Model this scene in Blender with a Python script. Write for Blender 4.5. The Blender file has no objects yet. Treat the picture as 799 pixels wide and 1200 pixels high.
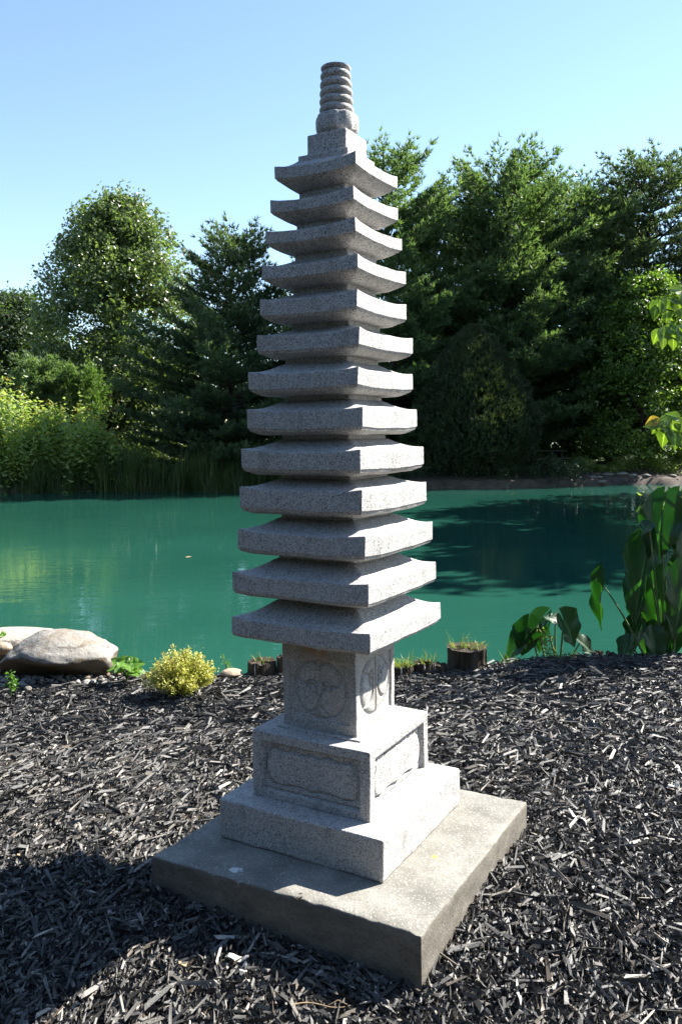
import bpy, bmesh, math, random
import numpy as np
from mathutils import Vector, Matrix
random.seed(7)
RNG = np.random.default_rng(11)
PI = math.pi
sc = bpy.context.scene
col = sc.collection
# ------------------------------------------------------------------ camera
CAM_H = 1.55
FOC = 970.86                       # focal length in photograph pixels (1200 high)
PITCH = math.radians(5.339); ROLL = math.radians(-0.586)
_r0 = np.array([1., 0, 0]); _u0 = np.array([0, math.sin(PITCH), math.cos(PITCH)]); _d0 = np.array([0, math.cos(PITCH), -math.sin(PITCH)])
_R = math.cos(ROLL)*_r0 + math.sin(ROLL)*_u0
_U = -math.sin(ROLL)*_r0 + math.cos(ROLL)*_u0
cd = bpy.data.cameras.new('camera'); cam = bpy.data.objects.new('camera', cd); col.objects.link(cam)
m = Matrix(((_R[0], _U[0], -_d0[0], 0), (_R[1], _U[1], -_d0[1], 0), (_R[2], _U[2], -_d0[2], CAM_H), (0, 0, 0, 1)))
cam.matrix_world = m
cd.sensor_fit = 'VERTICAL'; cd.sensor_height = 36.0; cd.lens = FOC/1200*36
cd.clip_start = 0.05; cd.clip_end = 3000
sc.camera = cam
# ------------------------------------------------------------------ light
SUN_AZ = 26.5      # degrees from +X towards +Y
SUN_EL = 40.5
w = bpy.data.worlds.new('World'); sc.world = w; w.use_nodes = True
nt = w.node_tree; nt.nodes.clear()
sky = nt.nodes.new('ShaderNodeTexSky'); sky.sky_type = 'NISHITA'; sky.sun_disc = False
sky.sun_elevation = math.radians(SUN_EL); sky.sun_rotation = math.radians(90-SUN_AZ)
sky.altitude = 0; sky.air_density = 1.0; sky.dust_density = 0.0; sky.ozone_density = 1.35
bg = nt.nodes.new('ShaderNodeBackground'); bg.inputs[1].default_value = 0.074
wo = nt.nodes.new('ShaderNodeOutputWorld')
nt.links.new(sky.outputs[0], bg.inputs[0]); nt.links.new(bg.outputs[0], wo.inputs[0])
sl = bpy.data.lights.new('sun', 'SUN'); sl.energy = 5.0; sl.angle = math.radians(0.53); sl.color = (1.0, 0.955, 0.88)
so = bpy.data.objects.new('sun', sl); col.objects.link(so)
_a, _e = math.radians(SUN_AZ), math.radians(SUN_EL)
SUND = Vector((math.cos(_a)*math.cos(_e), math.sin(_a)*math.cos(_e), math.sin(_e)))
so.rotation_euler = SUND.to_track_quat('Z', 'Y').to_euler()
so.location = (20, 10, 20)
sc.view_settings.view_transform = 'Standard'; sc.view_settings.look = 'None'
sc.view_settings.exposure = 1.92; sc.view_settings.gamma = 1
sc.cycles.max_bounces = 8; sc.cycles.transparent_max_bounces = 8

# ------------------------------------------------------------------ helpers
def at(px, py, Y=None, z=None):
    """point seen at photograph pixel (px,py) at depth Y, or on the level z"""
    x = px-399.5; yy = py-600
    c, s = math.cos(ROLL), math.sin(ROLL)
    X = x*c+yy*s; V = -x*s+yy*c
    v = _d0*FOC+_r0*X-_u0*V
    t = Y/v[1] if z is None else (z-CAM_H)/v[2]
    return np.array([0, 0, CAM_H])+v*t

def link(name, me, parent=None, loc=None, mats=()):
    o = bpy.data.objects.new(name, me); col.objects.link(o)
    if parent is not None: o.parent = parent
    if loc is not None: o.location = tuple(float(q) for q in loc)
    return o
def thing(name, label, cat, loc=(0, 0, 0), rz=0, group=None):
    o = bpy.data.objects.new(name, None); col.objects.link(o)
    o.empty_display_size = .1
    o.location = tuple(float(q) for q in loc); o.rotation_euler = (0, 0, rz)
    tag(o, label, cat, group); return o
def tag(o, label=None, cat=None, group=None, kind=None):
    if label: o['label'] = label
    if cat: o['category'] = cat
    if group: o['group'] = group
    if kind: o['kind'] = kind
    return o

class MB:
    """collects vertices and faces as numpy blocks; rnd = one random number per face"""
    def __init__(s): s.v = []; s.f = []; s.r = []; s.m = []; s.s = []; s.n = 0
    def add(s, v, f, rnd=0.5, mat=0, smooth=False):
        v = np.asarray(v, np.float32).reshape(-1, 3); f = np.asarray(f, np.int64)
        s.v.append(v); s.f.append(f+s.n); k = len(f)
        s.r.append(np.broadcast_to(np.asarray(rnd, np.float32), (k,)).copy())
        s.m.append(np.broadcast_to(np.asarray(mat, np.int32), (k,)).copy())
        s.s.append(np.full(k, smooth, bool)); s.n += len(v)
    def mesh(s, name, mats):
        me = bpy.data.meshes.new(name)
        V = np.concatenate(s.v)
        loops = np.concatenate([f.ravel() for f in s.f])
        tot = np.concatenate([np.full(len(f), f.shape[1], np.int32) for f in s.f])
        st = np.concatenate([[0], np.cumsum(tot)[:-1]]).astype(np.int32)
        me.vertices.add(len(V)); me.vertices.foreach_set('co', V.ravel())
        me.loops.add(len(loops)); me.loops.foreach_set('vertex_index', loops.astype(np.int32))
        me.polygons.add(len(tot)); me.polygons.foreach_set('loop_start', st); me.polygons.foreach_set('loop_total', tot)
        me.polygons.foreach_set('material_index', np.concatenate(s.m))
        me.polygons.foreach_set('use_smooth', np.concatenate(s.s))
        at_ = me.attributes.new('rnd', 'FLOAT', 'FACE'); at_.data.foreach_set('value', np.concatenate(s.r))
        for mt in (mats if isinstance(mats, (list, tuple)) else [mats]): me.materials.append(mt)
        me.update(calc_edges=True); me.validate(); return me
    def build(s, name, mats, parent=None, loc=None):
        return link(name, s.mesh(name, mats), parent, loc)

def grid_faces(nu, nv, off=0, flip=False):
    i, j = np.meshgrid(np.arange(nu-1), np.arange(nv-1), indexing='ij')
    a = (i*nv+j).ravel()+off
    f = np.stack([a, a+nv, a+nv+1, a+1], 1)
    return f[:, ::-1] if flip else f
def tube(mb, pts, rad, n=6, rnd=.5, mat=0, cap=True, smooth=True, wob=0):
    pts = np.asarray(pts, float); k = len(pts); rad = np.broadcast_to(np.asarray(rad, float), (k,))
    d = np.gradient(pts, axis=0); d /= np.linalg.norm(d, axis=1)[:, None]+1e-9
    ref = np.array([0, 0, 1.]) if abs(d[:, 2]).mean() < .8 else np.array([1., 0, 0])
    a = np.cross(d, ref); a /= np.linalg.norm(a, axis=1)[:, None]+1e-9; b = np.cross(d, a)
    th = np.arange(n)/n*2*PI
    rr = rad[:, None]*(1+(wob*np.sin(th*3+1)[None] if wob else 0))
    v = pts[:, None]+rr[..., None]*(np.cos(th)[None, :, None]*a[:, None]+np.sin(th)[None, :, None]*b[:, None])
    i, j = np.meshgrid(np.arange(k-1), np.arange(n), indexing='ij'); i = i.ravel(); j = j.ravel(); jn = (j+1) % n
    f = np.stack([i*n+j, i*n+jn, (i+1)*n+jn, (i+1)*n+j], 1)
    mb.add(v, f, rnd, mat, smooth)
    if cap and n >= 4:
        vv = np.vstack([v[-1], v[-1].mean(0)]); mb.add(vv, [[q, (q+1) % n, n] for q in range(n)], rnd, mat, smooth)
def swave(P, scale, seed, oct=3):
    """smooth pseudo-noise from sums of sines, about -1..1"""
    r = np.random.default_rng(seed); out = 0; amp = 1; tot = 0
    for o in range(oct):
        for k in range(4):
            d = r.normal(size=3); d *= scale*(2**o)/np.linalg.norm(d)*(.7+.6*r.random())
            out = out+amp*np.sin(P @ d+r.random()*6.28+1.3*np.sin(P @ d[[1, 2, 0]]*.7+r.random()*6))
        tot += amp*2.2; amp *= .5
    return out/tot
def unit(v): return v/(np.linalg.norm(v, axis=-1, keepdims=True)+1e-9)

# ------------------------------------------------------------------ materials
class NT:
    def __init__(s, name):
        s.m = bpy.data.materials.new(name); s.m.use_nodes = True; s.t = s.m.node_tree; s.t.nodes.clear()
        s.out = s.n('ShaderNodeOutputMaterial')
    def n(s, typ, **kw):
        nd = s.t.nodes.new(typ)
        for k, v in kw.items(): setattr(nd, k, v)
        return nd
    def set(s, sock, v):
        if isinstance(v, bpy.types.NodeSocket): s.t.links.new(v, sock)
        elif v is not None:
            if sock.type == 'RGBA' and len(v) == 3: v = (*v, 1)
            sock.default_value = v
    def pos(s): return s.n('ShaderNodeTexCoord').outputs['Object']
    def wpos(s): return s.n('ShaderNodeNewGeometry').outputs['Position']
    def noise(s, sc_, det=3, rough=.55, vec=None, dist=0):
        n = s.n('ShaderNodeTexNoise'); n.inputs['Scale'].default_value = sc_; n.inputs['Detail'].default_value = det
        n.inputs['Roughness'].default_value = rough; n.inputs['Distortion'].default_value = dist
        s.set(n.inputs['Vector'], vec if vec is not None else s.pos()); return n.outputs['Fac']
    def voro(s, sc_, vec=None, out='Distance', feat='F1'):
        n = s.n('ShaderNodeTexVoronoi', feature=feat); n.inputs['Scale'].default_value = sc_
        s.set(n.inputs['Vector'], vec if vec is not None else s.pos()); return n.outputs[out]
    def mapr(s, v, a, b, c=0., d=1.):
        n = s.n('ShaderNodeMapRange'); s.set(n.inputs[0], v)
        for i, q in enumerate((a, b, c, d)): n.inputs[i+1].default_value = q
        return n.outputs[0]
    def math(s, op, a, b=None, c=None):
        n = s.n('ShaderNodeMath', operation=op); s.set(n.inputs[0], a)
        if b is not None: s.set(n.inputs[1], b)
        if c is not None: s.set(n.inputs[2], c)
        return n.outputs[0]
    def mix(s, f, a, b, mode='MIX'):
        n = s.n('ShaderNodeMix', data_type='RGBA', blend_type=mode)
        s.set(n.inputs[0], f); s.set(n.inputs[6], a); s.set(n.inputs[7], b); return n.outputs[2]
    def ramp(s, v, stops, interp='LINEAR'):
        n = s.n('ShaderNodeValToRGB'); n.color_ramp.interpolation = interp; e = n.color_ramp.elements
        while len(e) < len(stops): e.new(0.5)
        for i, (p, c) in enumerate(stops): e[i].position = p; e[i].color = (*c, 1)
        s.set(n.inputs[0], v); return n.outputs[0]
    def bump(s, h, strength=.5, dist=.01, nrm=None):
        n = s.n('ShaderNodeBump'); n.inputs['Strength'].default_value = strength; n.inputs['Distance'].default_value = dist
        s.set(n.inputs['Height'], h)
        if nrm is not None: s.set(n.inputs['Normal'], nrm)
        return n.outputs[0]
    def attr(s, name='rnd'):
        n = s.n('ShaderNodeAttribute'); n.attribute_name = name; return n.outputs['Fac']
    def xyz(s, v):
        n = s.n('ShaderNodeSeparateXYZ'); s.set(n.inputs[0], v); return n.outputs
    def scalev(s, v, sx, sy, sz):
        n = s.n('ShaderNodeVectorMath', operation='MULTIPLY'); s.set(n.inputs[0], v); n.inputs[1].default_value = (sx, sy, sz); return n.outputs[0]
    def princ(s, color, rough=.8, nrm=None, spec=.5, **kw):
        n = s.n('ShaderNodeBsdfPrincipled'); s.set(n.inputs['Base Color'], color); s.set(n.inputs['Roughness'], rough)
        n.inputs['Specular IOR Level'].default_value = spec
        if nrm is not None: s.set(n.inputs['Normal'], nrm)
        for k, v in kw.items(): s.set(n.inputs[k.replace('_', ' ')], v)
        return n.outputs[0]
    def done(s, sh): s.t.links.new(sh, s.out.inputs[0]); return s.m

def mat_granite(name, stain=0.0):
    t = NT(name); p = t.pos()
    c1 = t.voro(430, p, 'Color'); cs = t.xyz(c1)
    grains = t.ramp(cs[0], [(0, (0.0484, 0.0484, 0.05001)), (.12, (0.06453, 0.06453, 0.06614)), (.17, (0.2944, 0.2839, 0.2702)), (.55, (0.4961, 0.4799, 0.4557)), (1, (0.5808, 0.5646, 0.5404))])
    c2 = t.xyz(t.voro(240, p, 'Color'))
    dark = t.mapr(c2[1], .78, .9)
    colr = t.mix(t.math('MULTIPLY', dark, .62), grains, (0.08066, 0.08066, 0.08469))
    pink = t.mapr(c2[0], .86, .92)
    colr = t.mix(t.math('MULTIPLY', pink, .5), colr, (0.4033, 0.3226, 0.2823))
    # broad weathering
    n = t.noise(5, 5, .6, p); colr = t.mix(t.mapr(n, .42, .70, 0, .30), colr, (0.3388, 0.3347, 0.3226)); oi = t.n('ShaderNodeObjectInfo').outputs['Random']; colr = t.mix(t.mapr(oi, 0, 1, 0, .18), colr, (0.3226, 0.3186, 0.3065))
    n2 = t.noise(16, 4, .65, t.scalev(p, 1, 1, .35)); colr = t.mix(t.mapr(n2, .56, .72, 0, .45), colr, (0.1371, 0.1331, 0.121)); n3 = t.noise(30, 4, .7, t.scalev(p, 1, 1, .14)); colr = t.mix(t.mapr(n3, .58, .70, 0, .38), colr, (0.1775, 0.1734, 0.1533)); colr = t.mix(t.mapr(t.noise(11, 6, .75, p), .62, .66, 0, .5), colr, (0.3791, 0.371, 0.3388))
    if stain:
        px = t.xyz(p)
        st = t.math('MULTIPLY', t.mapr(t.noise(22, 3, .6, p), .36, .56), t.mapr(px[2], .60, .67))
        sx = t.math('MULTIPLY', st, t.mapr(t.math('ABSOLUTE', t.math('ADD', px[0], .01)), .08, .02))
        colr = t.mix(t.math('MULTIPLY', sx, stain), colr, (0.3388, 0.1533, 0.0484))
        colr = t.mix(t.mapr(t.noise(9, 4, .6, p), .45, .7, 0, .4), colr, (0.3388, 0.2904, 0.2258))
    h = t.math('ADD', t.noise(160, 2, .6, p), t.math('MULTIPLY', cs[2], .5))
    nr = t.bump(h, .55, .0022)
    nr = t.bump(t.noise(28, 4, .6, p), .35, .004, nr)
    return t.done(t.princ(colr, .82, nr, .35))
def mat_concrete():
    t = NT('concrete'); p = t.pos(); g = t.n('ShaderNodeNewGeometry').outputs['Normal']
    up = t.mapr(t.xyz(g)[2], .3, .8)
    n = t.noise(7, 6, .65, p)
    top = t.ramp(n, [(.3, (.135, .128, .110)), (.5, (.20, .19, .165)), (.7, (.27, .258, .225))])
    top = t.mix(t.mapr(t.noise(3, 4, .6, p), .5, .7, 0, .6), top, (.115, .11, .095))
    gr = t.xyz(t.voro(260, p, 'Color'))
    top = t.mix(t.mapr(gr[0], .8, .9, 0, .5), top, (.12, .115, .10))
    top = t.mix(t.mapr(gr[1], .93, .97, 0, .45), top, (.58, .56, .5))
    lich = t.math('LESS_THAN', t.math('ADD', t.voro(46, t.pos()), t.mapr(t.noise(90, 3, .7), .3, .7, -.12, .12)), .04)
    lm = t.math('MULTIPLY', lich, t.mapr(t.noise(5, 3, .5, p), .50, .62, 0, .6))
    top = t.mix(lm, top, (.68, .67, .63))
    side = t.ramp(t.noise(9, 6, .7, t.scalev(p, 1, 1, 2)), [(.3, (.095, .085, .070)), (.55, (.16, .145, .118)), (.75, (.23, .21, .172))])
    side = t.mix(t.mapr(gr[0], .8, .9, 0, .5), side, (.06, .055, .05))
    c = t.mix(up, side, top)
    x = t.xyz(p)
    def spot(cx, cy, r, colr, c_, z=None):
        v = t.n('ShaderNodeVectorMath', operation='DISTANCE'); t.set(v.inputs[0], p); v.inputs[1].default_value = (cx, cy, z)
        d = t.math('ADD', v.outputs['Value'], t.mapr(t.noise(60, 3, .6, p), .3, .7, -r*.6, r*.6))
        return t.mix(t.mapr(d, r, r*.6, 0, .9), c_, colr)
    for (s_, r, cc) in SLAB_SPOTS:
        c = spot(s_[0], s_[1], r, cc, c, s_[2])
    nr = t.bump(t.math('ADD', t.noise(130, 3, .7, p), t.noise(24, 4, .6, p)), .6, .004)
    return t.done(t.princ(c, .92, nr, .25))
def mat_leaf(name, cols, trans=.3, rough=.45, spec=.5, tcol=None, vein=False):
    """cols: dark, mid, light leaf colours picked per leaf"""
    t = NT(name); r = t.attr('rnd')
    c = t.ramp(r, [(0, cols[0]), (.5, cols[1]), (1, cols[2])])
    n = t.noise(.8, 2, .5, t.wpos()); c = t.mix(t.mapr(n, .35, .65, 0, .35), c, cols[0])
    nr = None
    if vein:
        vv = t.attr('vein'); c = t.mix(t.mapr(vv, .45, 1, 0, .75), c, tuple(min(1, q*2.2+.03) for q in cols[2]))
        nr = t.bump(vv, .4, .004)
    p = t.princ(c, rough, nr, spec)
    tr = t.n('ShaderNodeBsdfTranslucent'); t.set(tr.inputs[0], t.mix(1., c, tcol or (1.4, 1.65, .62), 'MULTIPLY'))
    mx = t.n('ShaderNodeMixShader'); mx.inputs[0].default_value = trans
    t.t.links.new(p, mx.inputs[1]); t.t.links.new(tr.outputs[0], mx.inputs[2])
    return t.done(mx.outputs[0])
def mat_bark(name, a, b, sc_=6, sz=.25):
    t = NT(name); p = t.pos(); v = t.scalev(p, 1, 1, sz)
    n = t.noise(sc_*3, 6, .65, v); c = t.ramp(n, [(.3, a), (.7, b)])
    nr = t.bump(t.math('ADD', n, t.noise(sc_*9, 4, .6, v)), .8, .02)
    return t.done(t.princ(c, .9, nr, .2))
def mat_plain(name, cols, rough=.8, sc_=20, bump=.4, bd=.004, spec=.4):
    t = NT(name); p = t.pos(); n = t.noise(sc_, 5, .6, p)
    c = t.ramp(n, [(.28, cols[0]), (.5, cols[1]), (.72, cols[2])])
    return t.done(t.princ(c, rough, t.bump(t.noise(sc_*2.5, 4, .65, p), bump, bd), spec))

def mat_mulch():
    t = NT('mulch_chip'); r = t.attr('rnd')
    c = t.ramp(r, [(0, (0.008, 0.0076, 0.0072)), (.26, (0.0208, 0.0192, 0.0176)), (.48, (0.0528, 0.0496, 0.0448)), (.70, (0.12, 0.1136, 0.104)), (.82, (0.08, 0.06, 0.0416)), (.88, (0.136, 0.128, 0.112)), (.945, (0.192, 0.18, 0.16)), (.97, (0.24, 0.216, 0.176)), (1, (0.4, 0.36, 0.304))])
    n = t.noise(180, 3, .6, t.wpos()); c = t.mix(t.mapr(n, .45, .7, 0, .6), c, (0.016, 0.0152, 0.0144))
    nr = t.bump(t.noise(260, 3, .6, t.wpos()), .6, .002)
    return t.done(t.princ(c, .55, nr, .5))
def mat_ground():
    t = NT('ground'); p = t.wpos(); x = t.xyz(p)
    n = t.noise(26, 6, .7, p)
    mulch = t.ramp(n, [(.35, (.008, .0075, .007)), (.55, (.028, .026, .024)), (.75, (.075, .07, .062))])
    dirt = t.ramp(t.noise(4, 6, .65, p), [(.3, (.05, .038, .025)), (.6, (.11, .085, .058)), (.8, (.17, .135, .095))])
    grass = t.ramp(t.noise(1.2, 6, .65, p), [(.3, (.020, .035, .010)), (.6, (.045, .075, .02)), (.8, (.09, .12, .035))])
    sand = t.ramp(t.noise(3, 6, .65, p), [(.3, (0.044, 0.033, 0.02475)), (.6, (0.11, 0.088, 0.0715)), (.8, (0.165, 0.1375, 0.1155))])
    e = t.math('ADD', x[1], t.mapr(t.noise(3, 3, .5, p), .3, .7, -.15, .15))
    c = t.mix(t.mapr(e, 5.45, 5.6), mulch, dirt)
    far = t.mapr(t.math('ADD', x[1], t.mapr(t.noise(.5, 3, .5, p), .3, .7, -1.2, 1.2)), 33., 36.)
    c = t.mix(far, c, grass)
    sm = t.math('MULTIPLY', t.mapr(x[0], 8.3, 10.5), t.math('MULTIPLY', t.mapr(x[1], 29., 31.), t.mapr(x[1], 40., 37.5)))
    c = t.mix(sm, c, sand)
    nr = t.bump(t.noise(60, 5, .7, p), .8, .02)
    return t.done(t.princ(c, .9, nr, .3))
def mat_water():
    t = NT('pond_water'); p = t.wpos()
    c = t.ramp(t.noise(.25, 3, .5, p), [(.3, (0.01078, 0.06078, 0.04314)), (.7, (0.01471, 0.07843, 0.0549))])
    h = t.math('ADD', t.noise(2.2, 2, .5, t.scalev(p, .55, 1.5, 1), .4), t.math('MULTIPLY', t.noise(9, 2, .5, t.scalev(p, .5, 1.4, 1)), .35))
    gust = t.mapr(t.noise(.22, 2, .5, t.scalev(p, .5, 1.6, 1)), .38, .62, .25, 1)
    h = t.math('MULTIPLY', h, gust)
    nr = t.bump(h, .12, .06)
    return t.done(t.princ(c, .025, nr, .85, IOR=1.345))

# slab corners (measured, tilted mulch around it)
SL = [np.array([-.6411, 2.6527]), np.array([.2114, 2.2010]), np.array([.6934, 3.0289]), np.array([-.1591, 3.4806])]
SLAB_Z = .1533
def _sp(px, py, r, c, z=SLAB_Z):
    q = at(px, py, z=z); return (q, r, c)
SLAB_SPOTS = [_sp(277, 1019, .022, (.62, .62, .60)), _sp(276, 1038, .026, (.60, .60, .58)), _sp(283, 1042, .012, (.62, .62, .60)),
              _sp(509, 1004, .012, (.55, .30, .06)), _sp(346, 1056, .012, (.72, .71, .68)), _sp(358, 1060, .009, (.72, .71, .68)),
              _sp(352, 1048, .007, (.05, .045, .04))]
M = dict(
    granite=mat_granite('granite'), granite_dull=mat_granite('dull_granite', .0), granite_stained=mat_granite('stained_granite', .85), concrete=mat_concrete(),
    chip=mat_mulch(), ground=mat_ground(), water=mat_water(),
    bark=mat_bark('bark', (.018, .014, .010), (.075, .06, .045)),
    post=mat_bark('weathered_post_wood', (.016, .012, .009), (.10, .078, .056), 14, .12),
    twig=mat_plain('twig', [(.03, .022, .014), (.06, .045, .03), (.10, .08, .055)]),
    maple=mat_leaf('broadleaf_foliage', [(0.045, 0.07, 0.022), (0.11, 0.15, 0.05), (0.2, 0.235, 0.1)], 0.42, .35, .6),
    maple_far=mat_leaf('dark_broadleaf_foliage', [(0.022, 0.04, 0.016), (0.052, 0.082, 0.028), (0.09, 0.125, 0.048)], 0.35, .45),
    bright=mat_leaf('bright_broadleaf_foliage', [(0.05, 0.09, 0.014), (0.11, 0.175, 0.03), (0.19, 0.26, 0.055)], 0.42, .38, .6),
    pine=mat_leaf('pine_needles', [(0.04, 0.072, 0.034), (0.1, 0.148, 0.068), (0.165, 0.215, 0.105)], 0.45, .5, .4),
    pine_dark=mat_leaf('dark_pine_needles', [(0.028, 0.048, 0.028), (0.068, 0.098, 0.052), (0.12, 0.155, 0.085)], 0.42, .5, .4),
    pine_young=mat_leaf('young_pine_needles', [(0.05, 0.09, 0.022), (0.1, 0.165, 0.045), (0.16, 0.22, 0.07)], 0.36, .5, .4),
    yew=mat_leaf('yew_needles', [(0.016, 0.028, 0.012), (0.045, 0.062, 0.026), (0.09, 0.108, 0.05)], 0.2, .5, .4),
    reed=mat_leaf('reed_blades', [(0.0301, 0.0559, 0.01376), (0.0645, 0.0989, 0.0258), (0.1462, 0.1548, 0.0602)], 0.4, .5, .4),
    herb=mat_leaf('herb_leaves', [(0.13, 0.19, 0.045), (0.24, 0.3, 0.09), (0.36, 0.4, 0.17)], 0.5, .5, .4),
    flower=mat_leaf('yellow_flowers', [(.35, .26, .02), (.50, .38, .03), (.62, .50, .06)], .2, .6, .2, (1.2, 1.1, .5)),
    golden=mat_leaf('golden_shrub_leaves', [(.26,.31,.035),(.46,.48,.09),(.62,.60,.20)], .32, .5, .4, (1.118, 1.032, 0.516)),
    rosy=mat_leaf('rosy_shrub_tips', [(.40, .28, .16), (.48, .33, .2), (.55, .40, .26)], .3, .5, .4, (1.2, 1.0, .7)),
    lobed=mat_leaf('lobed_green_leaf', [(0.072, 0.16, 0.016), (0.104, 0.216, 0.024), (0.152, 0.272, 0.04)], .35, .4, .5, None, True),
    taro=mat_leaf('elephant_ear_leaf', [(0.01, 0.034, 0.011), (0.018, 0.052, 0.017), (0.03, 0.072, 0.024)], 0.2, .42, .45, (1.4, 2.8, .35), True),
    redbud=mat_leaf('heart_leaf', [(0.085, 0.136, 0.0255),(0.136, 0.204, 0.0425),(0.2125, 0.272, 0.068)], 0.36, .38, .5, (1.36, 1.615, 0.34), True),
    redbud_yellow=mat_leaf('yellowed_heart_leaf', [(.40, .30, .04), (.46, .34, .05), (.5, .36, .06)], .4, .4, .5, (1.2, 1.1, .5), True),
    stem=mat_plain('green_stem', [(.05, .09, .03), (.08, .14, .04), (.14, .2, .07)], .5),
    pale=mat_plain('pale_wood', [(0.36, 0.336, 0.296), (0.48, 0.456, 0.416), (0.576, 0.56, 0.528)], .6, 40),
    tan=mat_plain('tan_wood', [(0.2, 0.136, 0.072), (0.288, 0.2, 0.112), (0.36, 0.264, 0.16)], .7, 40),
    table=mat_plain('dark_table_wood', [(.03, .024, .018), (.05, .042, .032), (.08, .07, .05)], .8),
)

# ------------------------------------------------------------------ terrain
WATER_Z = -.5
def mulch_h(x, y):
    sm = lambda a: np.clip(a, 0, 1)**2*(3-2*np.clip(a, 0, 1))
    z = -.045+.088*sm((y-2.0)/.75)-.043*sm((y-3.2)/1.6)
    P = np.stack([x, y, np.zeros_like(x)], -1)
    z = z-.03*sm((y-4.2)/1)*(1-sm((x-.6)/1.2))
    return z+.010*swave(P, 3.2, 5, 2)
def edge_y(x): return 5.24+.02*np.sin(x*2.7)+.34*np.clip((x-.2)/1.6, 0, 1)**2*(3-2*np.clip((x-.2)/1.6, 0, 1))+.35*np.clip((-x-1.2)/1.0, 0, 1)
def far_y(x): return 30.3+1.1*np.clip((x-3)/5, 0, 1)+.35*np.sin(x*.55+1)+.22*np.sin(x*1.9)+.12*np.sin(x*4.7+2)+ 5*np.clip((x-13)/10, 0, 1)*0
def terrain(x, y):
    sm = lambda a: np.clip(a, 0, 1)**2*(3-2*np.clip(a, 0, 1))
    e = edge_y(x)
    near = mulch_h(x, np.minimum(y, e+.1))
    near = near-1.5*sm((y-e-.05)/1.5)
    fy = far_y(x)
    P = np.stack([x, y, np.zeros_like(x)], -1)
    far = -1.5+1.28*sm((y-fy+.6)/1.3)+.40*sm((y-fy-.6)/5)+.08*swave(P, 1.2, 9, 2)*sm((y-fy)/2)
    side = np.maximum(sm((-x-26)/3), sm((x-13.2-.25*(y-20)*(y > 20))/2.5))*1.45
    z = np.where(y < 17, near, far)
    z = np.where((y > e), np.maximum(z, -1.5+side), z)
    return z
def axis(parts):
    out = []
    for a, b, n in parts: out.append(np.linspace(a, b, n, endpoint=False))
    out.append([parts[-1][1]]); return np.concatenate(out)
gx = axis([(-900, -60, 14), (-60, -20, 20), (-20, -4, 50), (-4, 4, 130), (4, 20, 50), (20, 60, 20), (60, 900, 14)])
gy = axis([(-300, -10, 8), (-10, 1, 16), (1, 7.2, 105), (7.2, 28, 30), (28, 37, 50), (37, 70, 20), (70, 1200, 16)])
X, Y = np.meshgrid(gx, gy, indexing='ij')
Z = terrain(X, Y)
Z = np.where((X > 60) | (X < -60) | (Y > 70), np.minimum(Z, .0), Z)
mb = MB(); mb.add(np.stack([X, Y, Z], -1).reshape(-1, 3), grid_faces(len(gx), len(gy)), .5, 0, True)
tag(mb.build('ground', M['ground']), kind='structure')
mb = MB()
wx = np.linspace(-30, 22, 30); wy = np.linspace(5.3, 36, 30); A, B = np.meshgrid(wx, wy, indexing='ij')
mb.add(np.stack([A, B, np.full_like(A, WATER_Z)], -1).reshape(-1, 3), grid_faces(30, 30), .5, 0, True)
tag(mb.build('pond_water', M['water']), kind='structure')

# ------------------------------------------------------------------ pagoda
# (half width, corner top z, corner bottom z, yaw deg, x offset)
TIERS = [(.1535, 2.4373, 2.3912, .9, .0092), (.1589, 2.3306, 2.2824, -.6, .0031), (.1695, 2.2295, 2.1808, .3, .0007),
         (.1803, 2.1167, 2.0657, .2, .0018), (.1842, 2.0057, 1.9426, .4, -.0013), (.1959, 1.8877, 1.8248, -.2, .0020),
         (.2084, 1.7623, 1.6970, 1.1, -.0127), (.2175, 1.6379, 1.5641, 1.7, -.0088), (.2318, 1.5047, 1.4306, -.8, -.0081),
         (.2384, 1.3783, 1.2973, -.9, -.0066), (.2498, 1.2336, 1.1570, -.9, -.0012), (.2631, 1.0866, 1.0119, -.2, -.0031),
         (.2705, .9324, .8627, -.8, .0004)]
PX, PY, YAW = -.01067, 2.90212, 15.1827-45   # local +x face looks right, local -y face looks left-front
pag = thing('stone_pagoda', 'tall thirteen tiered grey granite pagoda standing on the concrete slab in the mulch', 'pagoda', (PX, PY, SLAB_Z), math.radians(YAW))
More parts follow.
